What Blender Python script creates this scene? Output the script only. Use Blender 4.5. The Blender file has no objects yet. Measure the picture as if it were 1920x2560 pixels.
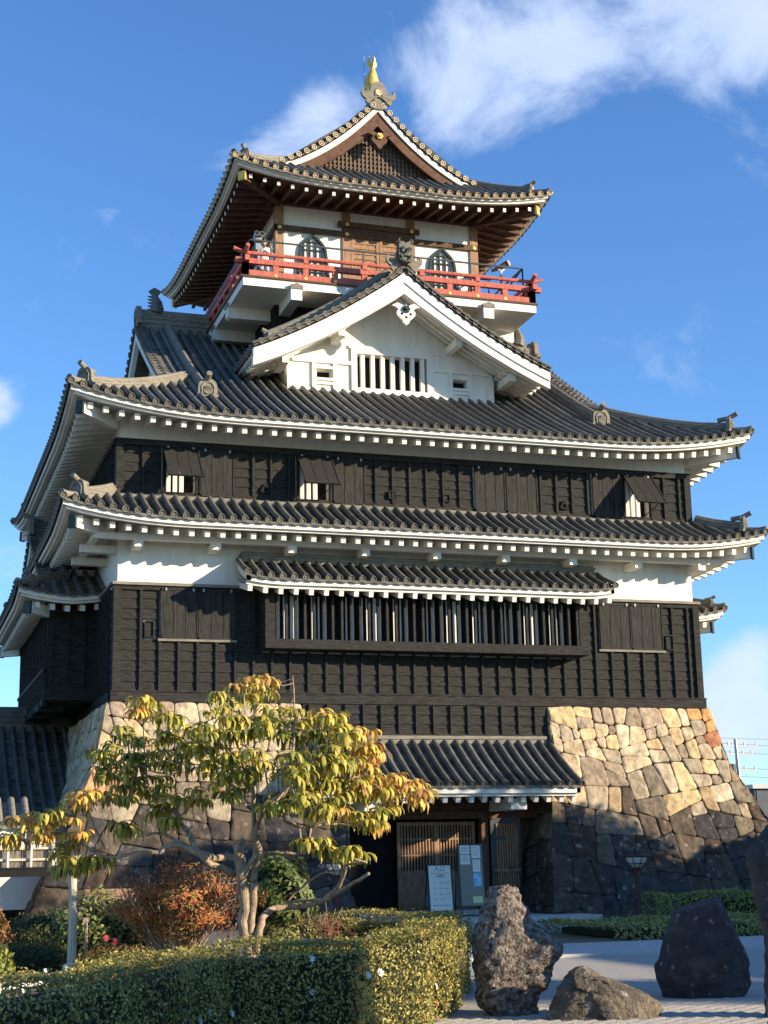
import bpy, bmesh, math, random
import numpy as np
from mathutils import Vector, Matrix
random.seed(7); np.random.seed(7)
S = bpy.context.scene; COL = S.collection
R = math.radians
# ---------------------------------------------------------------- camera
CAMLOC = Vector((-6.217, -44.0, 1.6))
yaw, pit, rol = R(18.267), R(12.84), R(-1.216)
fwd = Vector((math.sin(yaw)*math.cos(pit), math.cos(yaw)*math.cos(pit), math.sin(pit)))
r0 = Vector((math.cos(yaw), -math.sin(yaw), 0)); u0 = r0.cross(fwd)
rt = r0*math.cos(rol)+u0*math.sin(rol); up = -r0*math.sin(rol)+u0*math.cos(rol)
cam = bpy.data.cameras.new('camera'); co = bpy.data.objects.new('camera', cam); COL.objects.link(co)
mw = Matrix.Identity(4)
for i in range(3):
    mw[i][0], mw[i][1], mw[i][2], mw[i][3] = rt[i], up[i], -fwd[i], CAMLOC[i]
co.matrix_world = mw
cam.sensor_fit = 'HORIZONTAL'; cam.sensor_width = 36; cam.lens = 3820.5/1920*36
cam.clip_start = 0.1; cam.clip_end = 3000
S.camera = co
S.render.resolution_x, S.render.resolution_y = 768, 1024
# ---------------------------------------------------------------- light
SUN = Vector((1.35, -1.0, 0.45)).normalized()
SUN_EL = math.asin(SUN.z); SUN_AZ = math.atan2(SUN.x, SUN.y)
sd = bpy.data.lights.new('sun', 'SUN'); sd.energy = 5.0; sd.angle = R(0.5); sd.color = (1.0, 0.83, 0.60)
so = bpy.data.objects.new('sun', sd); COL.objects.link(so)
so.rotation_euler = SUN.to_track_quat('Z', 'Y').to_euler(); so.location = (30, -30, 30)
S.view_settings.view_transform = 'Standard'; S.view_settings.look = 'None'
S.view_settings.exposure = 0.88; S.view_settings.gamma = 1
W = bpy.data.worlds.new('World'); S.world = W; W.use_nodes = True
nt = W.node_tree; nt.nodes.clear()
def N(t, **k):
    n = nt.nodes.new(t)
    for a, b in k.items(): setattr(n, a, b)
    return n
def Lk(a, b): nt.links.new(a, b)
def math_n(op, a, b=None, clamp=False):
    n = N('ShaderNodeMath', operation=op); n.use_clamp = clamp
    for i, v in enumerate((a, b)):
        if v is None: continue
        if isinstance(v, (int, float)): n.inputs[i].default_value = v
        else: Lk(v, n.inputs[i])
    return n.outputs[0]
sky = N('ShaderNodeTexSky', sky_type='NISHITA', sun_disc=False)
sky.sun_elevation = SUN_EL; sky.sun_rotation = SUN_AZ; sky.altitude = 50; sky.air_density = 1.0; sky.dust_density = 0.0; sky.ozone_density = 1.0
tc = N('ShaderNodeTexCoord')
nrm = N('ShaderNodeVectorMath', operation='NORMALIZE'); Lk(tc.outputs['Generated'], nrm.inputs[0])
def blob(d, w):
    dn = N('ShaderNodeVectorMath', operation='DISTANCE'); Lk(nrm.outputs[0], dn.inputs[0]); dn.inputs[1].default_value = d
    q = math_n('DIVIDE', dn.outputs['Value'], w); q = math_n('MULTIPLY', q, q)
    return math_n('POWER', 2.718, math_n('MULTIPLY', q, -1))
CLOUDS = [((0.3241, 0.8047, 0.4975), 0.0394, 0.55), ((0.3576, 0.7871, 0.5026), 0.0576, 0.75), ((0.4126, 0.7644, 0.4955), 0.0515, 0.8), ((0.4603, 0.7344, 0.4988), 0.0515, 0.85), ((0.4898, 0.7273, 0.4808), 0.0364, 0.6), ((0.3461, 0.8164, 0.4624), 0.0333, 0.45), ((0.318, 0.8241, 0.4687), 0.0333, 0.5), ((0.3898, 0.7925, 0.4692), 0.0364, 0.4), ((0.2526, 0.8504, 0.4615), 0.0273, 0.6), ((0.2311, 0.8612, 0.4526), 0.0273, 0.55), ((0.2095, 0.8714, 0.4435), 0.0273, 0.52), ((0.1792, 0.883, 0.4338), 0.0212, 0.42), ((0.3324, 0.8313, 0.4455), 0.0151, 0.3), ((0.0581, 0.9552, 0.2901), 0.0151, 0.95), ((0.0616, 0.9583, 0.2791), 0.0121, 0.6), ((0.5136, 0.8486, 0.1268), 0.0242, 0.75), ((0.5282, 0.8425, 0.1058), 0.0273, 0.85), ((0.5062, 0.8565, 0.1011), 0.0182, 0.6), ((0.5253, 0.8477, 0.0742), 0.0242, 0.95), ((0.5059, 0.8588, 0.0809), 0.0212, 0.8), ((0.5282, 0.8379, 0.1375), 0.0182, 0.6)]
msk = None
for d, w, a in CLOUDS:
    b = math_n('MULTIPLY', blob(d, w), a)
    msk = b if msk is None else math_n('ADD', msk, b)
mp = N('ShaderNodeMapping'); Lk(nrm.outputs[0], mp.inputs[0]); mp.inputs['Scale'].default_value = (1.0, 1.0, 1.5); mp.inputs['Rotation'].default_value = (0.2, 0.45, 0.1)
nz = N('ShaderNodeTexNoise'); nz.inputs['Scale'].default_value = 8; nz.inputs['Detail'].default_value = 8; nz.inputs['Roughness'].default_value = 0.60; nz.inputs['Distortion'].default_value = 0.35
Lk(mp.outputs[0], nz.inputs['Vector'])
cl = math_n('ADD', math_n('MULTIPLY', math_n('SUBTRACT', nz.outputs['Fac'], 0.5), 3.4), msk)
mr = N('ShaderNodeMapRange', interpolation_type='SMOOTHSTEP'); Lk(cl, mr.inputs[0]); mr.inputs[1].default_value = 0.34; mr.inputs[2].default_value = 1.25
fac = math_n('MULTIPLY', mr.outputs[0], 0.86)
nz2 = N('ShaderNodeTexNoise'); nz2.inputs['Scale'].default_value = 14; nz2.inputs['Detail'].default_value = 5; Lk(mp.outputs[0], nz2.inputs['Vector'])
ccol = N('ShaderNodeMix', data_type='RGBA'); Lk(nz2.outputs['Fac'], ccol.inputs[0])
ccol.inputs[6].default_value = (3.2, 4.2, 6.4, 1); ccol.inputs[7].default_value = (5.6, 6.2, 7.4, 1)
hs = N('ShaderNodeHueSaturation'); hs.inputs['Saturation'].default_value = 1.12; Lk(sky.outputs[0], hs.inputs['Color'])
tint = N('ShaderNodeMix', data_type='RGBA', blend_type='MULTIPLY'); tint.inputs[0].default_value = 1; Lk(hs.outputs[0], tint.inputs[6]); tint.inputs[7].default_value = (0.72, 1.06, 1.56, 1)
mx = N('ShaderNodeMix', data_type='RGBA'); Lk(fac, mx.inputs[0]); Lk(tint.outputs[2], mx.inputs[6]); Lk(ccol.outputs[2], mx.inputs[7])
bg = N('ShaderNodeBackground'); bg.inputs[1].default_value = 0.093; Lk(mx.outputs[2], bg.inputs[0])
wo = N('ShaderNodeOutputWorld'); Lk(bg.outputs[0], wo.inputs[0])
# ---------------------------------------------------------------- materials
def mat(name, c, c2=None, rough=0.7, scale=4.0, stretch=(1, 1, 1), bump=0.15, bscale=None, metal=0.0, spec=0.3, attr=None, detail=6, contrast=(0.35, 0.65), spots=None, sub=0, trans=0, island=0):
    m = bpy.data.materials.new(name); m.use_nodes = True
    t = m.node_tree; b = t.nodes['Principled BSDF']; b.inputs['Roughness'].default_value = rough; b.inputs['Metallic'].default_value = metal
    b.inputs['Specular IOR Level'].default_value = spec
    co_ = t.nodes.new('ShaderNodeTexCoord'); mp_ = t.nodes.new('ShaderNodeMapping'); mp_.inputs['Scale'].default_value = stretch
    t.links.new(co_.outputs['Object'], mp_.inputs[0])
    n = t.nodes.new('ShaderNodeTexNoise'); n.inputs['Scale'].default_value = scale; n.inputs['Detail'].default_value = detail; n.inputs['Roughness'].default_value = 0.6
    t.links.new(mp_.outputs[0], n.inputs['Vector'])
    r = t.nodes.new('ShaderNodeMapRange'); r.inputs[1].default_value, r.inputs[2].default_value = contrast; t.links.new(n.outputs['Fac'], r.inputs[0])
    mixn = t.nodes.new('ShaderNodeMix'); mixn.data_type = 'RGBA'; t.links.new(r.outputs[0], mixn.inputs[0])
    if attr:
        a = t.nodes.new('ShaderNodeAttribute'); a.attribute_name = attr
        h1 = t.nodes.new('ShaderNodeMix'); h1.data_type = 'RGBA'; h1.blend_type = 'MULTIPLY'; h1.inputs[0].default_value = 1
        t.links.new(a.outputs['Color'], h1.inputs[6]); h1.inputs[7].default_value = (*c, 1)
        h2 = t.nodes.new('ShaderNodeMix'); h2.data_type = 'RGBA'; h2.blend_type = 'MULTIPLY'; h2.inputs[0].default_value = 1
        t.links.new(a.outputs['Color'], h2.inputs[6]); h2.inputs[7].default_value = (*(c2 or c), 1)
        t.links.new(h1.outputs[2], mixn.inputs[6]); t.links.new(h2.outputs[2], mixn.inputs[7])
    else:
        mixn.inputs[6].default_value = (*c, 1); mixn.inputs[7].default_value = (*(c2 or c), 1)
    out = mixn.outputs[2]
    if spots:
        sc, lo, hi, scol = spots
        v = t.nodes.new('ShaderNodeTexNoise'); v.inputs['Scale'].default_value = sc; v.inputs['Detail'].default_value = 4; t.links.new(co_.outputs['Object'], v.inputs['Vector'])
        rr = t.nodes.new('ShaderNodeMapRange'); rr.inputs[1].default_value, rr.inputs[2].default_value = lo, hi; t.links.new(v.outputs['Fac'], rr.inputs[0])
        m3 = t.nodes.new('ShaderNodeMix'); m3.data_type = 'RGBA'; t.links.new(rr.outputs[0], m3.inputs[0]); t.links.new(out, m3.inputs[6]); m3.inputs[7].default_value = (*scol, 1); out = m3.outputs[2]
    if island:
        ge = t.nodes.new('ShaderNodeNewGeometry'); r5 = t.nodes.new('ShaderNodeMapRange'); r5.inputs[3].default_value, r5.inputs[4].default_value = 1-island, 1+island; t.links.new(ge.outputs['Random Per Island'], r5.inputs[0])
        m5 = t.nodes.new('ShaderNodeVectorMath'); m5.operation = 'SCALE'; t.links.new(out, m5.inputs[0]); t.links.new(r5.outputs[0], m5.inputs['Scale']); out = m5.outputs[0]
    t.links.new(out, b.inputs['Base Color'])
    if bump:
        n2 = t.nodes.new('ShaderNodeTexNoise'); n2.inputs['Scale'].default_value = bscale or scale*3; n2.inputs['Detail'].default_value = 6; t.links.new(mp_.outputs[0], n2.inputs['Vector'])
        bp = t.nodes.new('ShaderNodeBump'); bp.inputs['Strength'].default_value = bump; bp.inputs['Distance'].default_value = 0.05
        t.links.new(n2.outputs['Fac'], bp.inputs['Height']); t.links.new(bp.outputs[0], b.inputs['Normal'])
    if trans:
        tr = t.nodes.new('ShaderNodeBsdfTranslucent'); t.links.new(out, tr.inputs[0])
        ms = t.nodes.new('ShaderNodeMixShader'); ms.inputs[0].default_value = trans
        t.links.new(b.outputs[0], ms.inputs[1]); t.links.new(tr.outputs[0], ms.inputs[2]); t.links.new(ms.outputs[0], t.nodes['Material Output'].inputs[0])
    return m
M = {}
M['white'] = mat('plaster', (0.82, 0.80, 0.73), (0.66, 0.64, 0.57), 0.85, 1.0, (3.5, 3.5, .35), 0.05, 20, contrast=(0.42, 0.85), spots=(0.8, 0.56, 0.80, (0.60, 0.58, 0.52)))
M['board'] = mat('black_board', (0.012, 0.0115, 0.010), (0.054, 0.052, 0.046), 0.75, 3.0, (1.2, 1.2, 16), 0.5, 9, spec=0.2)
M['vboard'] = mat('black_board_upright', (0.013, 0.0125, 0.011), (0.053, 0.051, 0.045), 0.75, 3.0, (16, 16, 1.0), 0.4, 9, spec=0.2)
M['tile'] = mat('roof_tile', (0.062, 0.059, 0.051), (0.155, 0.145, 0.118), 0.55, 2.2, (1, 1, 1), 0.12, 30, spec=0.35, contrast=(0.3, 0.7), spots=(9, 0.60, 0.76, (0.20, 0.19, 0.15)), island=.38)
M['ridge'] = mat('ridge_tile', (0.15, 0.138, 0.112), (0.27, 0.245, 0.19), 0.65, 3.0, (1, 1, 6), 0.15, 20)
M['brown'] = mat('brown_wood', (0.075, 0.034, 0.018), (0.14, 0.068, 0.036), 0.6, 3.0, (2, 2, 2), 0.2, 25)
M['brownlit'] = mat('lit_weathered_brown_wood', (0.22, 0.115, 0.062), (0.40, 0.25, 0.15), 0.65, 3.0, (6, 6, 1), 0.2, 20)  # lighter copy of the brown wood: weathering and sunlight both in the colour
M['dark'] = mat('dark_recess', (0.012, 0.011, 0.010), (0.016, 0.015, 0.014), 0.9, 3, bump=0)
M['red'] = mat('vermilion_paint', (0.55, 0.15, 0.105), (0.36, 0.09, 0.065), 0.68, 5.0, (2, 2, .6), bump=0.25)
M['gold'] = mat('gold', (0.95, 0.62, 0.16), (0.80, 0.48, 0.11), 0.4, 6, metal=0.45, bump=0.2, bscale=25)
M['goldcap'] = mat('gilt_tile_end', (0.78, 0.62, 0.40), (0.60, 0.44, 0.26), 0.5, 25, metal=0.0, bump=0.1)
M['greenblk'] = mat('dark_green_metal', (0.02, 0.035, 0.032), (0.03, 0.05, 0.045), 0.45, 5, bump=0.02)
M['navy'] = mat('dark_iron', (0.025, 0.030, 0.040), (0.035, 0.042, 0.055), 0.45, 5, bump=0.03, spec=0.5)
M['metalgrey'] = mat('grey_metal', (0.35, 0.36, 0.37), (0.3, 0.31, 0.32), 0.4, 5, bump=0.02, metal=0.3)
M['orangelit'] = mat('orange_lit_wood', (.50, .27, .12), (.58, .34, .17), .7, 4, (1, 1, 6), .1)  # orange light on the notice box is put into this wood colour
M['slate'] = mat('blue_grey_cladding', (.045, .06, .085), (.06, .075, .10), .6, 3, bump=.05)
M['barkboard'] = mat('bark_board', (.12, .09, .065), (.36, .31, .25), .9, 8, (10, 10, 1), .6, 14)
M['glass'] = mat('glass', (0.05, 0.06, 0.07), (0.06, 0.07, 0.08), 0.08, 3, bump=0, spec=1.0)
# ---------------------------------------------------------------- mesh helpers
SPLIT = {'post': 'post', 'eave_brackets': 'eave_bracket', 'window_bars': 'window_bar', 'tie_beam': 'tie_beam', 'nail_cover': 'nail_cover', 'rail_stud': 'rail_stud', 'beam_cap': 'beam_cap', 'lattice_bars': 'lattice_bar', 'inner_slats': 'inner_slat',
         'window_opening': 'window_opening', 'front_rafters': 'rafter', 'hinge': 'hinge', 'lenses': 'lens', 'insulators': 'insulator', 'wall_ribs': 'wall_rib', 'floor_beams': 'floor_beam', 'shutter_sill': 'shutter_sill', 'legs': 'leg', 'shoes': 'shoe', 'pendant_hollow': 'pendant_hollow', 'gate_lintel': 'gate_beam'}
class MB:
    def __init__(s): s.v = []; s.f = []; s.mi = []; s.cur = 0; s.fc = []; s.col = None; s.ch = []
    def add(s, vs, fs):
        o = len(s.v); s.ch.append((o, len(s.f))); s.v.extend([tuple(p) for p in vs])
        for f in fs: s.f.append(tuple(i+o for i in f)); s.mi.append(s.cur); s.fc.append(s.col)
    def quad(s, a, b, c, d): s.add((a, b, c, d), ((0, 1, 2, 3),))
    def box(s, x0, x1, y0, y1, z0, z1):
        s.add([(x0, y0, z0), (x1, y0, z0), (x1, y1, z0), (x0, y1, z0), (x0, y0, z1), (x1, y0, z1), (x1, y1, z1), (x0, y1, z1)],
              [(3, 2, 1, 0), (4, 5, 6, 7), (0, 1, 5, 4), (1, 2, 6, 5), (2, 3, 7, 6), (3, 0, 4, 7)])
    def beam(s, p, q, w, h, up=(0, 0, 1), off=0.0):
        p, q = Vector(p), Vector(q); d = (q-p).normalized(); u = Vector(up); a = d.cross(u).normalized(); u = a.cross(d).normalized()
        vs = []
        for c in (p, q):
            for i, j in ((-1, -1), (1, -1), (1, 1), (-1, 1)): vs.append(c+a*(i*w/2)+u*(j*h/2+off))
        s.add(vs, [(3, 2, 1, 0), (4, 5, 6, 7), (0, 1, 5, 4), (1, 2, 6, 5), (2, 3, 7, 6), (3, 0, 4, 7)])
    def tube(s, pts, r, n=8, cap=True):
        pts = [Vector(p) for p in pts]; k = len(pts); rs = r if isinstance(r, (list, tuple)) else [r]*k
        t0 = (pts[1]-pts[0]).normalized(); a = t0.orthogonal().normalized(); rings = []
        for i, p in enumerate(pts):
            t = (pts[min(i+1, k-1)]-pts[max(i-1, 0)]).normalized(); a = (a-t*a.dot(t)).normalized(); b = t.cross(a)
            rings.append([p+(a*math.cos(2*math.pi*j/n)+b*math.sin(2*math.pi*j/n))*rs[i] for j in range(n)])
        vs = [q for g in rings for q in g]; fs = []
        for i in range(k-1):
            for j in range(n): fs.append((i*n+j, i*n+(j+1) % n, (i+1)*n+(j+1) % n, (i+1)*n+j))
        if cap: fs.append(tuple(range(n))[::-1]); fs.append(tuple((k-1)*n+j for j in range(n)))
        s.add(vs, fs)
    def prism(s, poly, o, u, v, w):
        """poly in (u,v), extruded by vector w"""
        o, u, v, w = map(Vector, (o, u, v, w)); k = len(poly)
        a = [o+u*x+v*y for x, y in poly]; b = [p+w for p in a]
        s.add(a+b, [tuple(range(k)), tuple(range(2*k-1, k-1, -1))]+[(i, i+k, (i+1) % k+k, (i+1) % k) for i in range(k)])
    def sweep(s, path, prof, ups=None, cap=True, closed=True):
        """path: points; prof: (side, up) pairs; up kept vertical-ish"""
        path = [Vector(p) for p in path]; k = len(path); n = len(prof); vs = []
        for i, p in enumerate(path):
            t = (path[min(i+1, k-1)]-path[max(i-1, 0)]).normalized(); u = Vector((0, 0, 1)) if ups is None else Vector(ups)
            a = t.cross(u).normalized(); u = a.cross(t).normalized()
            vs += [p+a*x+u*y for x, y in prof]
        fs = []
        for i in range(k-1):
            for j in range(n if closed else n-1): fs.append((i*n+j, i*n+(j+1) % n, (i+1)*n+(j+1) % n, (i+1)*n+j))
        if cap: fs.append(tuple(range(n))[::-1]); fs.append(tuple((k-1)*n+j for j in range(n)))
        s.add(vs, fs)
    def disc(s, c, nrm_, r, th=0.03, n=14, ring=True):
        """tile end: round face with raised rim and boss"""
        c, w = Vector(c), Vector(nrm_).normalized(); a = w.orthogonal().normalized(); b = w.cross(a)
        prof = [(1.0, -th), (1.0, 0.012), (0.76, 0.012), (0.72, -0.008), (0.36, -0.008), (0.30, 0.006), (0, 0.008)] if ring else [(1.0, -th), (1.0, 0.0), (0, 0)]
        vs = []
        for q, h in prof[:-1]:
            for j in range(n):
                an = 2*math.pi*j/n; vs.append(c+(a*math.cos(an)+b*math.sin(an))*r*q+w*h)
        vs.append(c+w*prof[-1][1]); fs = []; m = len(prof)-1
        for i in range(m-1):
            for j in range(n): fs.append((i*n+j, i*n+(j+1) % n, (i+1)*n+(j+1) % n, (i+1)*n+j))
        for j in range(n): fs.append(((m-1)*n+j, (m-1)*n+(j+1) % n, m*n))
        s.add(vs, fs)
    def build(s, name, mats, parent=None, smooth=False, angle=None):
        if name in SPLIT and 1 < len(s.ch) <= 100:
            first = None; ch = s.ch+[(len(s.v), len(s.f))]
            for (a, b), (c, d) in zip(ch[:-1], ch[1:]):
                q = MB(); q.v = s.v[a:c]; q.f = [tuple(i-a for i in f) for f in s.f[b:d]]; q.mi = s.mi[b:d]; q.fc = s.fc[b:d]; o = q.build(SPLIT[name], mats, parent, smooth, angle); first = first or o
            return first
        if name in SPLIT: name = SPLIT[name]
        me = bpy.data.meshes.new(name); me.from_pydata(s.v, [], s.f)
        mats = mats if isinstance(mats, (list, tuple)) else [mats]
        for m in mats: me.materials.append(m)
        if len(mats) > 1: me.polygons.foreach_set('material_index', s.mi)
        if any(c is not None for c in s.fc):
            ca = me.color_attributes.new('Col', 'FLOAT_COLOR', 'CORNER'); arr = np.ones((len(me.loops), 4), dtype=np.float32)
            k = 0
            for f, c in zip(s.f, s.fc):
                arr[k:k+len(f), :3] = c if c is not None else (1, 1, 1); k += len(f)
            ca.data.foreach_set('color', arr.ravel())
        me.validate(verbose=False)
        bmx = bmesh.new(); bmx.from_mesh(me); bmesh.ops.recalc_face_normals(bmx, faces=bmx.faces); bmx.to_mesh(me); bmx.free()
        if smooth:
            me.polygons.foreach_set('use_smooth', [True]*len(me.polygons))
            if angle: me.set_sharp_from_angle(angle=R(angle))
        me.update()
        o = bpy.data.objects.new(name, me); COL.objects.link(o)
        if parent: o.parent = parent
        return o
def tag(o, label=None, cat=None, group=None, kind=None):
    if label: o['label'] = label
    if cat: o['category'] = cat
    if group: o['group'] = group
    if kind: o['kind'] = kind
    return o
def thing(name, label, cat, loc=(0, 0, 0), group=None):
    o = bpy.data.objects.new(name, None); COL.objects.link(o); o.location = loc; o.empty_display_size = 0.2
    return tag(o, label, cat, group)
def lerp(a, b, t): return a+(b-a)*t
# ================================================================ roof building
CX = 9.515
PITCH = 0.345
class Caps:
    def __init__(s, t): s.t = t
    def disc(s, *a, **k): s.t.cur = 1; s.t.disc(*a, **k); s.t.cur = 0
class Hip:
    """rectangular curved hip roof; P(k,s,d): k side (0 front,1 right,2 back,3 left), s along the eave, d horizontally inwards"""
    def __init__(s, x0, x1, y0, y1, zf, a, b, c, Lc, zoff=0.27, hfn=None):
        s.r = (x0, x1, y0, y1); s.zf = zf; s.a, s.b, s.c, s.Lc = a, b, c, Lc; s.zo = zoff; s.hfn = hfn
        s.len = (x1-x0, y1-y0, x1-x0, y1-y0)
    def h(s, d): return s.hfn(d) if s.hfn else s.a*d+s.b*d*d
    def lift(s, k, t_, d):
        t = max(0, min(t_, s.len[k]-t_))
        return s.c*max(0, 1-t/s.Lc)**2.3*max(0, 1-max(d, 0)/(s.Lc*0.8))
    def xy(s, k, t, d):
        x0, x1, y0, y1 = s.r
        return ((x0+t, y0+d), (x1-d, y0+t), (x1-t, y1-d), (x0+d, y1-t))[k]
    def P(s, k, t, d, dz=0):
        x, y = s.xy(k, t, d); return Vector((x, y, s.zf+s.zo+s.h(d)+s.lift(k, t, d)+dz))
    def E(s, k, t, d, dz=0):   # eave level (no slope)
        x, y = s.xy(k, t, d); return Vector((x, y, s.zf+s.lift(k, t, d)+dz))
    def nrm(s, k): return (Vector((0, -1, 0)), Vector((1, 0, 0)), Vector((0, 1, 0)), Vector((-1, 0, 0)))[k]
def rib(m, pts, r=0.085, n=6, dz=0.045):
    """half-round cover tile along pts"""
    k = len(pts); vs = []
    for i, p in enumerate(pts):
        t = (pts[min(i+1, k-1)]-pts[max(i-1, 0)]).normalized(); a = t.cross(Vector((0, 0, 1))).normalized(); u = a.cross(t).normalized()
        for j in range(n+1):
            an = math.pi*j/n; vs.append(p+a*math.cos(an)*r+u*(math.sin(an)*r*1.05+dz))
    fs = [(i*(n+1)+j, i*(n+1)+j+1, (i+1)*(n+1)+j+1, (i+1)*(n+1)+j) for i in range(k-1) for j in range(n)]
    m.add(vs, fs)
def slope_tiles(m, caps, Pf, s0, s1, dmaxf, nrm_=None, dmin=-0.12, cap=True, pitch=PITCH, dminf=None, row=0.29, r=0.085):
    """Pf(s,d,dz)->point; pan tiles and cover tiles between s0 and s1"""
    nr = max(1, round((s1-s0)/pitch)); pt = (s1-s0)/nr
    for i in range(nr+1):
        s = s0+i*pt; s_ = min(max(s, s0+0.02), s1-0.02); dm = dmaxf(s_); dn = dminf(s_) if dminf else dmin
        if dm-dn > 0.12:
            k = max(2, int((dm-dn)/0.33)+1)
            rib(m, [Pf(s, lerp(dn, dm, j/(k-1)), 0) for j in range(k)], r)
            if cap and dn <= dmin+1e-6:
                p = Pf(s, dn, 0.028); q = Pf(s, dn+0.2, 0.028); p.z += .02; q.z += .02; caps.disc(p, (p-q), r*1.17, 0.05)
        if i == nr: break
        # pan tiles
        cols = [(s+pt*q, z) for q, z in ((0.0, 0.0), (0.3, -0.045), (0.7, -0.045), (1.0, 0.0))]
        dms = [dmaxf(min(max(c[0], s0+0.01), s1-0.01)) for c in cols]; dns = [(dminf(min(max(c[0], s0+0.01), s1-0.01)) if dminf else dmin+0.03) for c in cols]
        d = min(dns); top = max(dms); first = True
        while d < top-1e-4:
            e = min(d+row, top); a = []; b = []
            for (cs, cz), dmc, dnc in zip(cols, dms, dns):
                dd, ee = min(max(d, dnc), dmc), min(max(e, dnc), dmc)
                a.append(Pf(cs, dd, cz+0.028)); b.append(Pf(cs, ee, cz))
            fs = [(j, j+1, j+5, j+4) for j in range(3)]
            m.add(a+b, fs)
            lo = [p-Vector((0, 0, 0.075 if first else 0.03)) for p in a]; m.add(a+lo, [(j, j+1, j+5, j+4) for j in range(3)])
            first = False; d = e
RIDGE_PROF = [(-.15, -.12), (-.15, .05), (-.125, .055), (-.125, .075), (-.15, .08), (-.15, .13), (-.12, .135), (-.12, .155), (-.14, .16), (-.14, .2), (-.085, .215), (-.07, .27), (-.035, .305), (.035, .305), (.07, .27), (.085, .215),
              (.14, .2), (.14, .16), (.12, .155), (.12, .135), (.15, .13), (.15, .08), (.125, .075), (.125, .055), (.15, .05), (.15, -.12)]
def prof_scale(sx, sy): return [(x*sx, y*sy) for x, y in RIDGE_PROF]
def onigawara(parent, pos, d, sc=1.0, disc=None, horn=True, name='ridge_end_tile', wings=False, flat=False):
    """demon-tile plate facing horizontal direction d"""
    m = MB(); d = Vector(d).normalized(); u = Vector((0, 0, 1)).cross(d).normalized(); p = Vector(pos)
    if wings:
        half = [(0.0, .62), (.14, .60), (.24, .52), (.29, .40), (.33, .36), (.36, .2), (.40, .12), (.5, .07), (.58, .08), (.64, .16), (.62, .24), (.70, .22), (.76, .1), (.74, -.03), (.66, -.14), (.56, -.2), (.56, -.32), (.47, -.42), (.18, -.14), (0, -.06)]
    else:
        half = [(0.0, .40), (.13, .38), (.22, .30), (.25, .18), (.26, .0), (.31, -.09), (.42, -.12), (.40, -.21), (.29, -.23), (.2, -.16), (.16, -.1), (0, -.08)]
    poly = [(x*sc, y*sc) for x, y in half]+[(-x*sc, y*sc) for x, y in half[-2:0:-1]]
    m.prism(poly, p, u, (0, 0, 1), d*(-0.14*sc))
    # raised inner arch
    arch = [(.15, -.05), (.17, .16), (.1, .27), (0, .30)]
    pts = [p+u*x*sc+Vector((0, 0, y*sc))+d*0.01 for x, y in arch]+[p-u*x*sc+Vector((0, 0, y*sc))+d*0.01 for x, y in arch[-2::-1]]
    m.tube(pts, 0.025*sc, 5)
    if horn:
        b = p+Vector((0, 0, .36*sc))-d*0.1*sc
        m.tube([b-d*0.35*sc-Vector((0, 0, .02)), b, b+d*.3*sc+Vector((0, 0, .12*sc))], .06*sc+0.02, 9)
    o = m.build(name, M['ridge'], parent)
    c = MB(); c.disc(p+d*0.03*sc+Vector((0, 0, .09*sc if not wings else .12*sc)), d, .125*sc*(1.15 if wings else 1), 0.04, 16)
    c.build('crest_disc', disc or M['ridge'], parent)
    return o
def eave_parts(H, sides, parent, ov, white, endmat, rpitch=0.455, rw=0.15, rh=0.18, set_=0.30, drop=0.13, slope=0.22, mats2=None, clipf=None, rmat=None, sof=None, fas=None, fh=0.16):
    """fascia, soffit and rafters"""
    f = MB(); r = MB(); so_ = MB(); ends = MB(); rf = MB()
    for k in sides:
        L = H.len[k]; n = max(8, int(L/0.45)); lo, hi = (clipf(k) if clipf else (0, L))
        ts = [lerp(lo, hi, i/n) for i in range(n+1)]
        def strip(mb, d0, d1, z0, z1):
            for a, b in zip(ts[:-1], ts[1:]):
                vs = []
                for t in (a, b):
                    for d, z in ((d0, z0), (d1, z0), (d1, z1), (d0, z1)):
                        tt = min(max(t, d), L-d) if (lo <= 0 or hi >= L) else t
                        vs.append(H.E(k, tt, d, z))
                mb.add(vs, [(0, 1, 5, 4), (1, 2, 6, 5), (2, 3, 7, 6), (3, 0, 4, 7), (0, 3, 2, 1), (4, 5, 6, 7)])
        strip(f, 0.0, 0.12, 0.19-fh, 0.19); strip(f, 0.10, 0.22, 0.125-fh, 0.194-fh)
        dd = [0.215, ov*0.35, ov*0.7, ov+0.02]
        for a, b in zip(ts[:-1], ts[1:]):
            for d0, d1 in zip(dd[:-1], dd[1:]):
                vs = [H.E(k, min(max(t, d), L-d), d, -0.02+slope*d) for t, d in ((a, d0), (b, d0), (b, d1), (a, d1))]
                so_.quad(*vs)
        nr = int((hi-lo)/rpitch); off = ((hi-lo)-nr*rpitch)/2
        for i in range(nr+1):
            t = lo+off+i*rpitch; dl = min(ov, min(t, L-t)-0.06)
            if dl < set_+0.12: continue
            p = H.E(k, t, set_, -drop-rh/2+slope*set_); q = H.E(k, t, dl, -drop-rh/2+slope*dl)
            (rf if k == 0 and not endmat and L > 15 else r).beam(p, q, rw, rh)
            if endmat: 
                e = (p-q).normalized(); ends.beam(p-e*0.001, p+e*0.006, rw*0.96, rh*0.96)
    f.build('eave_fascia', fas or white, parent); so_.build('soffit', sof or white, parent); ro = tag(r.build('rafters', rmat or white, parent), kind='stuff')
    if rf.v: rf.build('front_rafters', rmat or white, parent)
    if endmat: tag(ends.build('rafter_ends', endmat, parent), kind='stuff')
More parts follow.
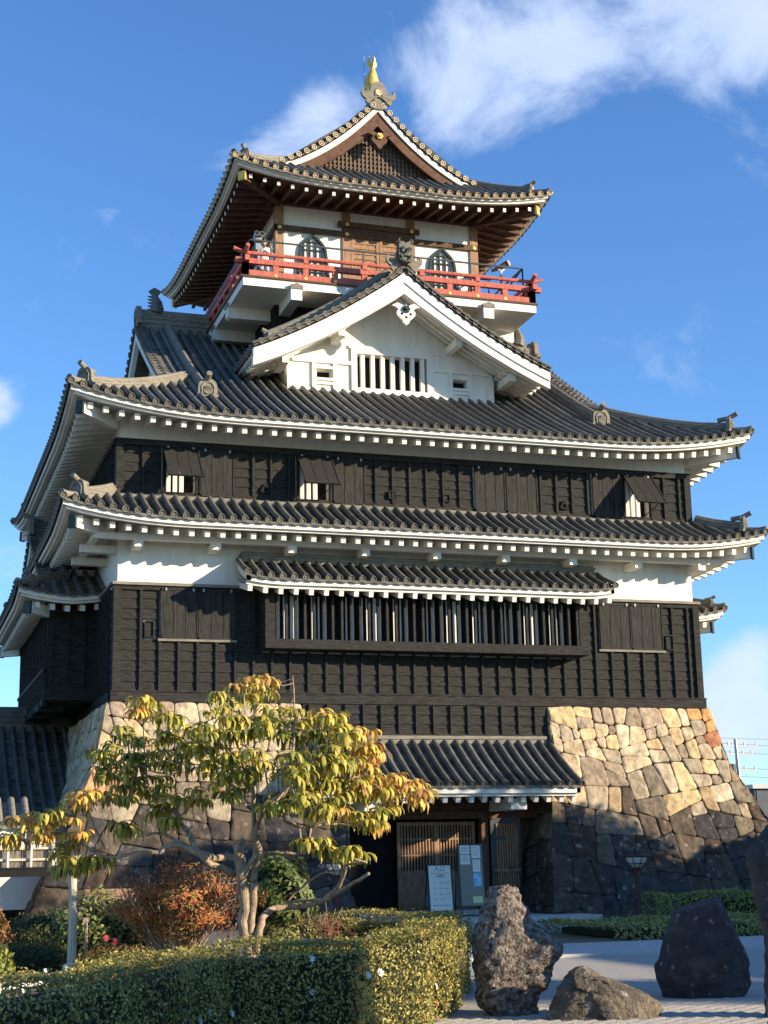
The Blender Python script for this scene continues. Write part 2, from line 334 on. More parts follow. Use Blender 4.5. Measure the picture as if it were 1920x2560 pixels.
def hip_ridge(H, corner, dend, parent, sc=1.0, dstart=0.45, disc=None, tip=True, wendcap=False, oni=1.25):
    """corner: (k side, at start?) index 0..3 = FL, FR, BR, BL"""
    def pt(d, dz=0):
        k = corner; # corner c is the start of side c
        return H.P((0, 1, 2, 3)[k], d, d, dz)
    n = 10; path = [pt(lerp(dstart, dend, i/n), 0.02) for i in range(n+1)]
    m = MB(); m.sweep(path, prof_scale(0.95*sc, 1.0*sc)); m.build('hip_ridge', M['ridge'], parent)
    dr = (path[0]-path[2]); dr.z = 0; dr.normalize()
    onigawara(parent, path[0]+Vector((0, 0, .10*sc))+dr*0.06, dr, 0.82*sc*oni, disc)
    if tip:
        t = MB(); pts = [pt(lerp(-0.06, dstart+0.2, i/5), 0.06+(0.05 if i == 0 else 0)) for i in range(6)]; t.tube(pts, 0.105, 9)
        t.disc(pts[0], pts[0]-pts[1], 0.11, 0.05); t.build('corner_tile', disc and M['tile'] or M['ridge'], parent)
def hip_rafter(H, corner, ov, parent, m_, endm, w=0.2, h=0.34, z=-0.30, ext=0.42):
    k = corner; b = MB()
    p = H.E(k, ext*0.75, ext*0.75, z+0.02); q = H.E(k, ov, ov, z+0.22*ov-0.1); b.beam(p, q, w, h)
    b.build('corner_rafter', m_, parent); e = MB(); d = (p-q).normalized(); e.beam(p-d*0.03, p+d*0.05, w+0.05, h+0.05); e.build('beam_end_cap', endm, parent)
def verge(org, U, Nn, zf, w, parent, capm, b1=('white', 0.05, 0.36, 0.02, 0.16), b2=None, th=0.0, u0=0.0, pitch=0.345, depth=0.4, caps=True, wl=None):
    """gable edge. org=(x,y) ridge point on the verge plane, U across, Nn outward, zf(|u|)=tile surface height"""
    U, Nn = Vector(U), Vector(Nn); o = Vector((org[0], org[1], 0))
    def Q(u, n, z): return o+U*u+Nn*n+Vector((0, 0, z))
    t = MB(); c = Caps(t)
    for sg in (-1, 1):
        ww = w if (sg > 0 or wl is None) else wl
        u = 0.17; acc = 0
        while u < ww:
            dz = zf(u+0.02)-zf(u); ln = math.hypot(0.02, dz); nv = Vector((0, 0, 1))*(0.02/ln)+U*sg*(-dz/ln)
            p = Q(sg*u, 0.05, zf(u))+nv*0.05; q = Q(sg*u, -depth, zf(u))+nv*0.05
            t.tube([p, q], 0.085, 8); c.disc(p, Nn, 0.098, 0.03)
            # pan between
            u2 = u+pitch*0.02/ln*0.5; p = Q(sg*u2, 0.03, zf(u2)); q = Q(sg*u2, -depth, zf(u2)); t.beam(p, q, 0.2, 0.05, up=nv)
            u += pitch*0.02/ln
    t.build('verge_tiles', [M['tile'], capm], parent)
    for spec in (b1, b2):
        if not spec: continue
        mn, o0, o1, n0, n1 = spec[:5]; m = MB(); K = 26
        for sg in (-1, 1):
            ww = w if (sg > 0 or wl is None) else wl
            us = [ww*i/K for i in range(K+1)]; ring = []
            for u in us:
                dz = zf(u+0.02)-zf(u); ln = math.hypot(0.02, dz); ca = 0.02/ln
                k0, k1 = o0/ca, o1/ca; k0 = min(k0, o0*1.35); k1 = min(k1, o1*1.35)
                if len(spec) > 5: k1 = lerp(k1, o1*spec[5], u/ww)
                ring.append([Q(sg*u, -n0, zf(u)-k0), Q(sg*u, -n0, zf(u)-k1), Q(sg*u, -n1, zf(u)-k1), Q(sg*u, -n1, zf(u)-k0)])
            for a, b in zip(ring[:-1], ring[1:]):
                m.add(a+b, [(0, 1, 5, 4), (1, 2, 6, 5), (2, 3, 7, 6), (3, 0, 4, 7)])
            m.quad(*ring[-1])
        m.build('bargeboard', M[mn], parent)
# ================================================================ castle keep
K = thing('castle_keep', 'tall black and white castle tower with tiled roofs, red balcony and golden fish on top', 'castle', (0, 0, 0))
ALLS = (0, 1, 2, 3)
WX = 19.03; WY = 16.0
# ---- weatherboarded wall
def board_wall(m, A, U, Nn, L, z0, z1, cols, rows, skip=(), bat=0.075):
    """A origin (x,y), U along, Nn outward; cols list of batten u's; skip boxes (u0,u1,za,zb)"""
    A = Vector((A[0], A[1], 0)); U, Nn = Vector(U), Vector(Nn)
    def Q(u, n, z): return A+U*u+Nn*n+Vector((0, 0, z))
    rh = (z1-z0)/rows
    for i in range(rows):
        za = z0+i*rh; zb = za+rh
        segs = [(0, L)]
        for (a, b, c, d) in skip:
            if za+rh*0.5 > c and za+rh*0.5 < d:
                ns = []
                for s_, e_ in segs:
                    if b <= s_ or a >= e_: ns.append((s_, e_)); continue
                    if a > s_: ns.append((s_, a))
                    if b < e_: ns.append((b, e_))
                segs = ns
        for s_, e_ in segs:   # clapboard: bottom proud
            m.add([Q(s_, .032, za), Q(e_, .032, za), Q(e_, .0, zb), Q(s_, .0, zb), Q(s_, 0, za), Q(e_, 0, za)], [(0, 1, 2, 3), (4, 5, 1, 0)])
    for u in cols:
        spans = [(z0, z1)]
        for (a, b, c, d) in skip:
            if a-0.02 < u < b+0.02:
                ns = []
                for s_, e_ in spans:
                    if d <= s_ or c >= e_: ns.append((s_, e_)); continue
                    if c > s_: ns.append((s_, c))
                    if d < e_: ns.append((d, e_))
                spans = ns
        for s_, e_ in spans:
            if e_-s_ < 0.05: continue
            a = Q(u-bat/2, 0, s_); vs = [Q(u+i*bat/2, n, z) for z in (s_, e_) for i, n in ((-1, 0), (1, 0), (1, .088), (-1, .088))]
            m.add(vs, [(0, 1, 5, 4), (1, 2, 6, 5), (2, 3, 7, 6), (3, 0, 4, 7), (4, 5, 6, 7), (3, 2, 1, 0)])
def shutter(x0, x1, z0, z1, open_=0, y=-0.06, parent=K, planks=3):
    m = MB(); w = x1-x0; h = z1-z0
    o = Vector((x0, y, z1)); a = R(open_)
    dn = Vector((0, -math.sin(a), -math.cos(a))); nn = Vector((0, -math.cos(a), math.sin(a)))
    for i in range(planks):
        u0_, u1_ = w*i/planks+0.012, w*(i+1)/planks-0.004
        vs = [o+Vector((u, 0, 0))+dn*d+nn*n for n in (0, .035) for u, d in ((u0_, 0), (u1_, 0), (u1_, h), (u0_, h))]
        m.add(vs, [(0, 1, 2, 3), (7, 6, 5, 4), (0, 4, 5, 1), (1, 5, 6, 2), (2, 6, 7, 3), (3, 7, 4, 0)])
    for u in (0.0, w-0.035):
        vs = [o+Vector((u+q, 0, 0))+dn*d+nn*n for n in (0, .055) for q, d in ((0, 0), (.035, 0), (.035, h), (0, h))]
        m.add(vs, [(0, 1, 2, 3), (7, 6, 5, 4), (0, 4, 5, 1), (1, 5, 6, 2), (2, 6, 7, 3), (3, 7, 4, 0)])
    for d0 in (0.0, h-0.05):
        vs = [o+Vector((q, 0, 0))+dn*d+nn*n for n in (0, .055) for q, d in ((0, d0), (w, d0), (w, d0+.05), (0, d0+.05))]
        m.add(vs, [(0, 1, 2, 3), (7, 6, 5, 4), (0, 4, 5, 1), (1, 5, 6, 2), (2, 6, 7, 3), (3, 7, 4, 0)])
    s_ = m.build('shutter', M['vboard'], parent)
    hg = MB()
    for u in (0.12, w-0.16): hg.box(x0+u, x0+u+.05, y-.08, y, z1-.07, z1+.015)
    hg.build('hinge', M['metalgrey'], s_)
    return s_
cols = [0.23+0.558*i for i in range(1, 34)]
m1 = MB()
sk1 = [(1.33, 3.6, 7.97, 9.6), (15.45, 17.72, 8.0, 9.6), (0.88, 1.17, 8.03, 8.53), (17.79, 18.08, 8.03, 8.53), (4.4, 14.65, 7.75, 9.6)]
board_wall(m1, (0, 0), (1, 0, 0), (0, -1, 0), WX, 6.47, 9.5, cols, 10, sk1)
board_wall(m1, (0, WY), (0, -1, 0), (-1, 0, 0), WY, 6.47, 9.5, [WY-0.5-0.42*i for i in range(37)], 10)
board_wall(m1, (WX, 0), (0, 1, 0), (1, 0, 0), WY, 6.47, 9.5, [0.5+0.558*i for i in range(27)], 10)
board_wall(m1, (WX, WY), (-1, 0, 0), (0, 1, 0), WX, 6.47, 9.5, cols, 10)
for x in (0, WX):                         # corner posts
    m1.box(x-0.015 if x == 0 else x-0.19, x+0.21 if x == 0 else x+0.03, -0.10, 0.2, 6.47, 9.53)
m1.box(0.0, WX, -0.03, -0.0, 9.45, 9.56); m1.box(-0.02, WX+0.02, -0.085, -0.03, 9.44, 9.57)
m1.build('lower_board_wall', M['board'], K)
bb = MB(); bb.box(-0.06, WX+0.07, -0.14, 0.0, 6.18, 6.46); bb.box(-0.07, WX+0.08, -0.165, 0.01, 6.46, 6.50); bb.box(-0.12, 0.0, 0.0, WY, 6.18, 6.47); bb.box(WX, WX+0.12, 0.0, WY, 6.18, 6.47)
bb.build('sill_beam', M['board'], K)
cp = MB(); cp.box(-0.06, WX+0.08, -0.16, 0.0, 9.57, 9.655); cp.box(-0.1, 0.0, 0.0, WY, 9.57, 9.65); cp.box(WX, WX+0.1, 0.0, WY, 9.57, 9.65); cp.build('wall_cap', M['ridge'], K)
wp = MB(); wp.box(0.1, 18.93, 0.02, WY-.02, 9.6, 12.4); wp.box(0.11, 18.92, 0.06, WY-.06, 6.2, 9.6)
wp.build('plaster_wall', M['white'], K)
# shutters and loopholes of the first floor
for a, b in ((1.36, 2.45), (2.47, 3.58), (15.46, 16.57), (16.59, 17.70)): shutter(a, b, 8.02, 9.5)
sl = MB(); sl.box(1.28, 3.62, -0.11, 0, 7.95, 8.02); sl.box(15.4, 17.76, -0.11, 0, 7.95, 8.02); sl.build('shutter_sill', M['ridge'], K)
def loophole(kind, x, z, w, h):
    m = MB(); 
    if kind == 'tri':
        p = [(x-w/2, z), (x+w/2, z), (x, z+h)]
        for (a, b), (c, d) in zip(p, p[1:]+p[:1]): m.beam((a, -.075, b), (c, -.075, d), .05, .08, up=(0, 1, 0))
    else:
        m.box(x+.03, x+w-.03, -.06, 0, z+.03, z+h-.03)
        for q in ((x, x+.03, z, z+h), (x+w-.03, x+w, z, z+h), (x+.03, x+w-.03, z, z+.03), (x+.03, x+w-.03, z+h-.03, z+h)): m.box(q[0], q[1], -.11, 0, q[2], q[3])
    m.build('loophole', M['board'], K)
loophole('sq', 0.89, 8.04, .28, .49); loophole('sq', 17.79, 8.04, .28, .49)
# ---- second floor boards
m2 = MB(); z0, z1 = 12.42, 13.86
opn = [(1.37, 2.42), (5.5, 6.6), (16.58, 17.62)]; shp = [(2.50, 3.53), (6.66, 7.68), (11.33, 12.38), (12.42, 13.5), (15.46, 16.54)]
sk2 = [(a-.03, b+.03, 12.3, 13.9) for a, b in opn+shp]
board_wall(m2, (0, 0), (1, 0, 0), (0, -1, 0), WX, z0, z1, [0.23+0.558*i for i in range(1, 34)], 5, sk2)
board_wall(m2, (0, WY), (0, -1, 0), (-1, 0, 0), WY, z0, z1, [WY-0.5-0.5*i for i in range(31)], 5)
board_wall(m2, (WX, 0), (0, 1, 0), (1, 0, 0), WY, z0, z1, [0.5+0.558*i for i in range(27)], 5)
board_wall(m2, (WX, WY), (-1, 0, 0), (0, 1, 0), WX, z0, z1, cols, 5)
for x in (0, WX): m2.box(x-0.015 if x == 0 else x-0.19, x+0.21 if x == 0 else x+0.03, -0.10, 0.2, 12.3, 13.86)
m2.box(0.21, WX-.19, -.05, 0.0, 12.2, 12.43); m2.box(-0.02, WX+0.02, -0.105, 0.0, 13.80, 13.95); m2.box(-0.06, WX+0.06, -0.13, 0.0, 13.95, 13.985); m2.box(-0.1, 0.0, 0, WY, 13.82, 13.97); m2.box(WX, WX+0.1, 0, WY, 13.82, 13.97)
m2.build('upper_board_wall', M['board'], K)
u2 = MB(); u2.box(0.1, 18.93, 0.5, WY-.02, 12.4, 14.0)
xs = [0.1]+[v for a, b in opn for v in (a+.04, b-.04)]+[18.93]
for i in range(0, len(xs), 2): u2.box(xs[i], xs[i+1], 0.02, 0.5, 12.4, 14.0)
u2.box(0.1, 18.93, 0.015, 0.505, 13.83, 14.0)
u2.box(0.1, 18.93, 0.012, WY-.02, 14.0, 15.0)
u2.build('upper_plaster_wall', M['white'], K)
for a, b in shp: shutter(a, b, 12.33, 13.78)
for a, b in opn:
    s_ = shutter(a, b, 12.30, 13.80, 41)
    w = MB()
    for i in range(3):
        x = lerp(a+.14, b-.2, i/3.6)
        w.box(x, x+.12, 0.06, 0.2, 12.38, 13.8)
    w.build('window_bars', M['white'], K)
    w = MB(); w.box(a+.04, b-.04, .42, .49, 12.4, 13.83); w.build('window_opening', M['dark'], K)
    w = MB(); w.box(a-.05, b+.05, -.13, 0.06, 12.26, 12.32); w.box(a+.0, a+.05, -.07, .1, 12.32, 13.8); w.box(b-.05, b, -.07, .1, 12.32, 13.8)
    w.tube([(a+.62*(b-a), -.05, 12.4), (a+.85*(b-a), -.9, 12.75)], .015, 5); w.build('window_frame', M['board'], K)
for x in (4.39, 14.3): loophole('tri', x+.12, 12.57, .27, .25)
for x in (8.44, 10.24): loophole('sq', x, 12.57, .25, .25)
# ---- lower skirt roof
HA = Hip(-1.7, 20.73, -1.7, WY+1.7, 11.06, 0.46, 0.05, 0.42, 4.0)
def make_roof(H, sides, dm, parent_name, capm, tile=None, clip=None, dminf=None):
    t = MB(); c = Caps(t)
    for k in sides:
        L = H.len[k]; lo, hi = clip(k) if clip else (0, L)
        slope_tiles(t, c, lambda s, d, dz, k=k: H.P(k, s, d, dz), lo, hi, lambda s, k=k, L=L: dm(k, s, L))
    r_ = t.build(parent_name, [tile or M['tile'], capm], K, smooth=True, angle=40)
    return r_
ra = make_roof(HA, ALLS, lambda k, s, L: min(1.66, s, L-s), 'skirt_roof', M['ridge'])
eave_parts(HA, ALLS, ra, 1.7, M['white'], None)
for c in range(4):
    hip_ridge(HA, c, 1.62, ra); hip_rafter(HA, c, 1.6, ra, M['white'], M['greenblk'])
rg = MB(); rg.box(0, WX, -0.2, 0.0, 12.12, 12.24); rg.box(-.02, WX+.02, -0.17, 0.0, 12.24, 12.29); rg.box(-0.2, 0, 0, WY, 12.12, 12.27); rg.box(WX, WX+.2, 0, WY, 12.12, 12.27)
rg.build('flashing_tiles', M['ridge'], ra)
br = MB()
for i in range(-1, 10):
    x = 0.45+2.29*i if i >= 0 else None
    if x is None or x > 19: continue
    br.box(x-.0, x+.26, -.78, 0.03, 10.58, 10.80)
br.box(-.7, WX+.7, -.72, -0.54, 10.80, 10.97); br.box(-.72, -.54, -.54, WY+.7, 10.80, 10.97); br.box(WX+.54, WX+.72, -.54, WY+.7, 10.80, 10.97)
for y in (0.35, 2.35, 4.35, 6.35): br.box(-.95, 0.12, y, y+.26, 10.58, 10.80)
br.build('eave_brackets', M['white'], ra)
# ---- big hip-and-gable roof
HB = Hip(-1.55, 20.58, -1.55, WY+1.55, 14.28, 0.49, 0.0127, 0.62, 5.5)
SV = 3.25; DG = 4.05
def dmB(k, s, L):
    q = min(s, L-s)
    if k in (0, 2): return q if q < SV else 9.55
    return min(q, DG)
rb = make_roof(HB, ALLS, dmB, 'main_roof', M['ridge'])
eave_parts(HB, ALLS, rb, 1.6, M['white'], None)
for c in range(4): hip_ridge(HB, c, 4.1, rb); hip_rafter(HB, c, 1.5, rb, M['white'], M['greenblk'])
for x in (2.83, WX-2.83):                  # descending ridges beside the gables
    for k in (0, 2):
        s = (x+1.55) if k == 0 else (20.58-x); n = 12
        path = [HB.P(k, s, lerp(2.05, 9.3, i/n), .03) for i in range(n+1)]
        m = MB(); m.sweep(path, prof_scale(1.0, 1.1)); m.build('descending_ridge', M['ridge'], rb)
        d = HB.nrm(k); onigawara(rb, path[0]+d*0.05+Vector((0, 0, .10)), d, 1.18)
zr = HB.zf+HB.zo+HB.h(9.55)
for xa, xb in ((1.75, 5.4), (13.6, WX-1.75)):
    mr_ = MB(); mr_.sweep([(xa, 8, zr-.05), (xb, 8, zr-.05)], prof_scale(1.3, 2.5))
    for i in range(7): mr_.disc((xa+.3+.5*i, 8-.2, zr+.38), (0, -1, 0), .11, .05)
    mr_.build('main_ridge', M['ridge'], rb)
onigawara(rb, (1.72, 8, zr+.3), (-1, 0, 0), 1.25, horn=False); onigawara(rb, (WX-1.72, 8, zr+.3), (1, 0, 0), 1.25, horn=False)
for x in (2.45, WX-2.45):                  # dark roof ornament on the ridge
    sh = MB(); p = Vector((x, 8, zr+.6)); sh.tube([p, p+Vector((.05, 0, .2)), p+Vector((.02, 0, .42)), p+Vector((-.06, 0, .66)), p+Vector((-.08, 0, .8))], [.24, .24, .2, .12, .03], 8)
    for q in range(5): sh.add([p+Vector((-.2, 0, .08+.12*q)), p+Vector((-.34, 0, .16+.12*q)), p+Vector((-.15, .03, .2+.12*q))], [(0, 1, 2)])
    sh.add([p+Vector((-.1, -.02, .6)), p+Vector((-.3, 0, .82)), p+Vector((-.06, .02, 1.0)), p+Vector((.2, 0, .86)), p+Vector((.02, 0, .6))], [(0, 1, 2, 3, 4)])
    sh.build('ridge_fish', M['tile'], rb)
for sx, xv, nx in ((1, 1.7, -1), (-1, WX-1.7, 1)):
    zfB = lambda u: HB.zf+HB.zo+HB.h(9.55-abs(u))
    verge((xv, 8), (0, 1, 0), (nx, 0, 0), zfB, 6.25, rb, M['tile'], ('white', .06, .4, .04, .2, 1.0))
    g = MB(); n = 16; us = [-5.6+11.2*i/n for i in range(n+1)]; xx = xv+0.75*sx
    top = [(xx, 8+u, zfB(u)-.12) for u in us]; bot = [(xx, 8+u, 16.3) for u in us]
    for i in range(n): g.quad(top[i], top[i+1], bot[i+1], bot[i])
    g.box(xx-.06, xx+.06, 4.2, 11.8, 16.6, 16.8)
    g.build('gable_wall', M['white'], rb)
# ---- front dormer gable
dz_ = lambda u: 20.68-(.78*abs(u)-.035*u*u)
dm_ = MB(); dc = Caps(dm_); DW = 5.02
def DP(sg, s, d, dz): u = DW-d; return Vector((CX+sg*u, 0.95+s, dz_(u)+dz))
for sg in (-1, 1):
    def dmx(s):
        if s < .8: return DW
        return DW-1.15
    slope_tiles(dm_, dc, lambda s, d, dz, sg=sg: DP(sg, s, d, dz), 0.42, 5.3, dmx, pitch=.345)
    # smooth strip at the verge
    slope_tiles(dm_, dc, lambda s, d, dz, sg=sg: DP(sg, s, d, dz), 0.0, 0.42, dmx, cap=False, pitch=.42)
rd = dm_.build('dormer_roof', [M['tile'], M['ridge']], K, smooth=True, angle=40)
verge((CX, 0.95), (1, 0, 0), (0, -1, 0), dz_, DW+.1, rd, M['ridge'], ('white', .08, .34, .02, .22), ('white', .33, .64, .07, .3, 1.0))
m = MB()
for sg in (-1, 1):                          # descending ridges of the dormer
    path = [DP(sg, .85, lerp(.6, 4.9, i/12), .05) for i in range(13)]; m.sweep(path, prof_scale(1.15, 1.45))
    onigawara(rd, path[0]+Vector((sg*.06, 0, .08)), (sg, 0, 0), .85)
m.sweep([(CX, 1.0, 20.66), (CX, 2.1, 20.66)], prof_scale(1.1, 1.0)); m.build('descending_ridge', M['ridge'], rd)
# soffit + rafters under the dormer verge, running up the slope
so2 = MB(); K2 = 20
for sg in (-1, 1):
    us = [DW*i/K2 for i in range(K2+1)]
    for a, b in zip(us[:-1], us[1:]): so2.quad(*[(CX+sg*u, y, dz_(u)-.42) for u, y in ((a, 1.1), (b, 1.1), (b, 2.6), (a, 2.6))])
    for y in (1.35, 1.68, 2.02, 2.34):
        for a, b in zip(us[:-1], us[1:]): so2.beam((CX+sg*a, y, dz_(a)-.47), (CX+sg*b, y, dz_(b)-.47), .1, .12)
    for u in (2.05, 3.95): so2.box(CX+sg*u-.11, CX+sg*u+.11, 1.45, 2.6, dz_(u)-.86, dz_(u)-.6)
    # side eave of the dormer: fascia and rafter ends
    for i in range(12):
        y = 1.35+.4*i; so2.beam((CX+sg*(DW-.25), y, dz_(DW)-.36), (CX+sg*(DW-1.3), y, dz_(DW-1.2)-.5), .13, .15)
    so2.box(CX+sg*DW-(.12 if sg > 0 else 0), CX+sg*DW+(0 if sg > 0 else .12), 1.1, 5.5, dz_(DW)-.2, dz_(DW)-.04)
    for a, b in zip(us[12:-1], us[13:]): so2.quad(*[(CX+sg*u, y, dz_(u)-.40) for u, y in ((a, 1.1), (b, 1.1), (b, 5.5), (a, 5.5))])
so2.build('dormer_soffit', M['white'], rd)
# dormer face: white wall with panels, barred window, two small windows
dw = MB(); YF = 2.5
def face_poly(x0, x1, zb, y, back):
    n = 14; xs_ = [lerp(x0, x1, i/n) for i in range(n+1)]
    for a, b in zip(xs_[:-1], xs_[1:]): dw.quad((a, y, zb), (b, y, zb), (b, y, dz_(b-CX)-.38), (a, y, dz_(a-CX)-.38))
wx0, wx1, wz0, wz1 = 8.28, 10.76, 16.96, 18.15
sw = [(6.89, 7.40, 17.22, 17.50), (11.70, 12.20, 17.22, 17.50)]
# wall cells around the openings
def wall_cells():
    xs_ = [CX-3.65, 6.89, 7.40, wx0, wx1, 11.70, 12.20, CX+3.65]
    for i in range(7):
        a, b = xs_[i], xs_[i+1]
        if i in (1, 5): dw.box(a, b, YF, YF+.3, 16.4, 17.22); zb = 17.50
        elif i == 3: dw.box(a, b, YF, YF+.3, 16.4, wz0); zb = wz1
        else: zb = 16.4
        n = 5
        for j in range(n):
            p, q = lerp(a, b, j/n), lerp(a, b, (j+1)/n)
            t0, t1 = dz_(p-CX)-.36, dz_(q-CX)-.36
            dw.add([(p, YF, zb), (q, YF, zb), (q, YF+.3, zb), (p, YF+.3, zb), (p, YF, t0), (q, YF, t1), (q, YF+.3, t1), (p, YF+.3, t0)], [(3, 2, 1, 0), (4, 5, 6, 7), (0, 1, 5, 4), (1, 2, 6, 5), (2, 3, 7, 6), (3, 0, 4, 7)])
wall_cells()
for sg in (-1, 1): dw.box(CX+sg*3.65-(.12 if sg > 0 else 0), CX+sg*3.65+(0 if sg > 0 else .12), YF+.3, YF+2.5, 16.4, 17.9)
dwo = dw.build('dormer_wall', M['white'], K)
tr = MB(); y0, y1 = YF-.07, YF
for a, b, c, d in ((8.08, wx0, 16.78, 18.32), (wx1, 10.98, 16.78, 18.32), (wx0, wx1, 16.78, wz0), (wx0, wx1, wz1, 18.32), (8.0, 11.06, 18.32, 18.42),
                   (CX-3.65, 8.08, 16.72, 16.82), (10.98, CX+3.65, 16.72, 16.82), (6.05, 8.08, 17.72, 17.84), (10.98, 12.98, 17.72, 17.84), (CX-3.65, CX-3.45, 16.82, 17.6), (CX+3.45, CX+3.65, 16.82, 17.6)):
    tr.box(a, b, y0, y1, c, d)
for a in (6.72, 7.44, 11.55, 12.26): tr.box(a, a+.12, y0, y1, 16.82, 17.72)
for a in (6.84, 11.67):
    for z in (16.98, 17.12, 17.52): tr.box(a, a+.6, y0+.01, y1, z, z+.09)
tr.build('wall_trim', M['white'], dwo)
wb = MB()
for i in range(7):
    x = wx0+.2+.352*i-.05; wb.box(x, x+.13, YF-.02, YF+.14, wz0, wz1)
wb.build('window_bars', M['white'], dwo)
dk = MB(); dk.box(wx0-.02, wx1+.02, YF+.32, YF+.36, wz0-.05, wz1+.05); dk.box(6.85, 7.44, YF+.32, YF+.36, 17.15, 17.6); dk.box(11.66, 12.24, YF+.32, YF+.36, 17.15, 17.6); dk.build('window_opening', M['dark'], dwo)
def gegyo(x, y, z, sc, mt, st, parent, d=-1):
    m = MB(); half = [(0, .34), (.10, .30), (.16, .34), (.30, .40), (.52, .28), (.36, .24), (.26, .16), (.34, .08), (.33, -.04), (.24, -.14), (.14, -.22), (.10, -.32), (0, -.40)]
    poly = [(a*sc, b*sc) for a, b in half]+[(-a*sc, b*sc) for a, b in half[-2:0:-1]]
    m.prism(poly, (x, y, z), (1, 0, 0), (0, 0, 1), (0, .09, 0)); m.build('gable_pendant', mt, parent)
    c = MB(); 
    for j in range(6): c.tube([(x+.09*sc*math.cos(j*math.pi/3), y-.06, z+.17*sc+.09*sc*math.sin(j*math.pi/3)), (x+.09*sc*math.cos(j*math.pi/3), y+.02, z+.17*sc+.09*sc*math.sin(j*math.pi/3))], .055*sc, 7)
    c.tube([(x, y-.12, z+.17*sc), (x, y, z+.17*sc)], .06*sc, 8); c.build('pendant_boss', st, parent)
    if mt is M['white']:
        e = MB()
        for a, b in ((.16, .0), (-.16, .0), (0, -.12)): e.disc((x+a*sc, y-.006, z+b*sc), (0, -1, 0), .05*sc, .01, 8, False)
        e.build('pendant_hollow', M['dark'], parent)
gegyo(CX, 0.88, 19.10, .95, M['white'], M['greenblk'], rd)
# demon mask ridge end of the dormer
og = onigawara(rd, (CX, 0.92, 20.95), (0, -1, 0), .84, horn=False, wings=True)
fm = MB(); fp = Vector((CX, .86, 21.02))
def fx(a, b, c): return fp+Vector((a, -c, b))
fm.prism([(-.27, -.1), (-.3, .3), (-.26, .62), (-.1, .66), (.0, .58), (.1, .66), (.26, .62), (.3, .3), (.27, -.1), (.12, -.2), (-.12, -.2)], fx(0, .02, .12), (1, 0, 0), (0, 0, 1), (0, .3, 0))
for sg in (-1, 1):
    fm.tube([fx(sg*.04, .33, .17), fx(sg*.13, .40, .2), fx(sg*.24, .36, .16)], [.03, .045, .03], 6)
    fm.tube([fx(sg*.13, .27, .13), fx(sg*.13, .27, .19)], .055, 8)
    fm.tube([fx(sg*.2, .12, .14), fx(sg*.2, .05, .17), fx(sg*.15, -.02, .17)], [.05, .05, .03], 6)
    fm.tube([fx(sg*.24, .6, .1), fx(sg*.28, .74, .1), fx(sg*.22, .8, .12)], [.06, .04, .01], 6)
    fm.tube([fx(sg*.12, -.03, .16), fx(sg*.12, -.12, .18)], [.025, .008], 5)
fm.tube([fx(0, .32, .13), fx(0, .2, .22), fx(0, .14, .2)], [.03, .055, .05], 7); fm.tube([fx(-.17, .06, .15), fx(0, .09, .19), fx(.17, .06, .15)], .03, 6); fm.tube([fx(-.17, -.13, .14), fx(0, -.17, .18), fx(.17, -.13, .14)], .035, 6)
fm.v = [(CX+(a-CX)*.86, b_, 21.0+(c_-21.0)*.86) for a, b_, c_ in fm.v]; fm.build('demon_mask', M['tile'], rd, smooth=True, angle=50)
# ---- projecting lattice bay
bx0, bx1, by, bz0, bz1 = 4.32, 14.72, -0.78, 7.72, 9.75
b = MB()
b.box(bx0, bx0+.3, by, by+.14, bz0+.28, bz1); b.box(bx1-.3, bx1, by, by+.14, bz0+.28, bz1); b.box(bx0, bx1, by-.01, by+.14, bz0, bz0+.28)
b.box(bx0, bx1, by+.14, -.05, bz0, bz0+.1); b.box(bx0, bx0+.06, by+.14, -.05, bz0+.1, bz1); b.box(bx1-.06, bx1, by+.14, -.05, bz0+.1, bz1)
b.box(bx0, bx1, by, by+.14, 9.55, 9.85)
bay = b.build('lattice_bay', M['board'], K)
l = MB(); g = MB(); x = bx0+.42; i = 0; n = 35
for i in range(n):
    x = bx0+.36+(bx1-bx0-.72)*i/(n-1); l.box(x-.035, x+.035, by+.01, by+.13, bz0+.28, 9.56)
l.build('lattice_bars', M['vboard'], bay)
for i in range(46):
    x = bx0+.36+(bx1-bx0-.72)*i/45+.05
    if i % 12 not in (8, 9): g.box(x, x+.045+(.07 if i % 12 in (0, 1, 2) else 0), by+.36, by+.38, bz0+.3, 9.35)
g.build('inner_slats', M['white'], bay)
d_ = MB(); d_.box(bx0+.06, bx1-.06, -.12, -.055, bz0+.1, 9.6); d_.build('bay_recess', M['dark'], bay)
# bay roof (lean-to): eave line y=-1.35
HY = Hip(CX-5.88, CX+5.88, -1.38, 3.0, 9.47, 0.45, 0.06, 0.10, 1.2)
def dmY(k, s, L): return min(1.18, 1.3)
t = MB(); c = Caps(t)
slope_tiles(t, c, lambda s, d, dz: HY.P(0, s, d, dz), 0, HY.len[0], lambda s: 1.2 if .25 < s < HY.len[0]-.25 else 1.2, pitch=.345)
ry = t.build('bay_roof', [M['tile'], M['ridge']], K, smooth=True, angle=40)
f = MB(); L = HY.len[0]
for a, bb_ in zip(range(24), range(1, 25)):
    s0_, s1_ = L*a/24, L*bb_/24
    for d0, d1, z0_, z1_ in ((0, .1, .03, .19), (.1, .2, -.06, .03)):
        f.add([HY.E(0, s, d, z) for s in (s0_, s1_) for d, z in ((d0, z0_), (d1, z0_), (d1, z1_), (d0, z1_))], [(0, 1, 5, 4), (1, 2, 6, 5), (2, 3, 7, 6), (3, 0, 4, 7), (0, 3, 2, 1), (4, 5, 6, 7)])
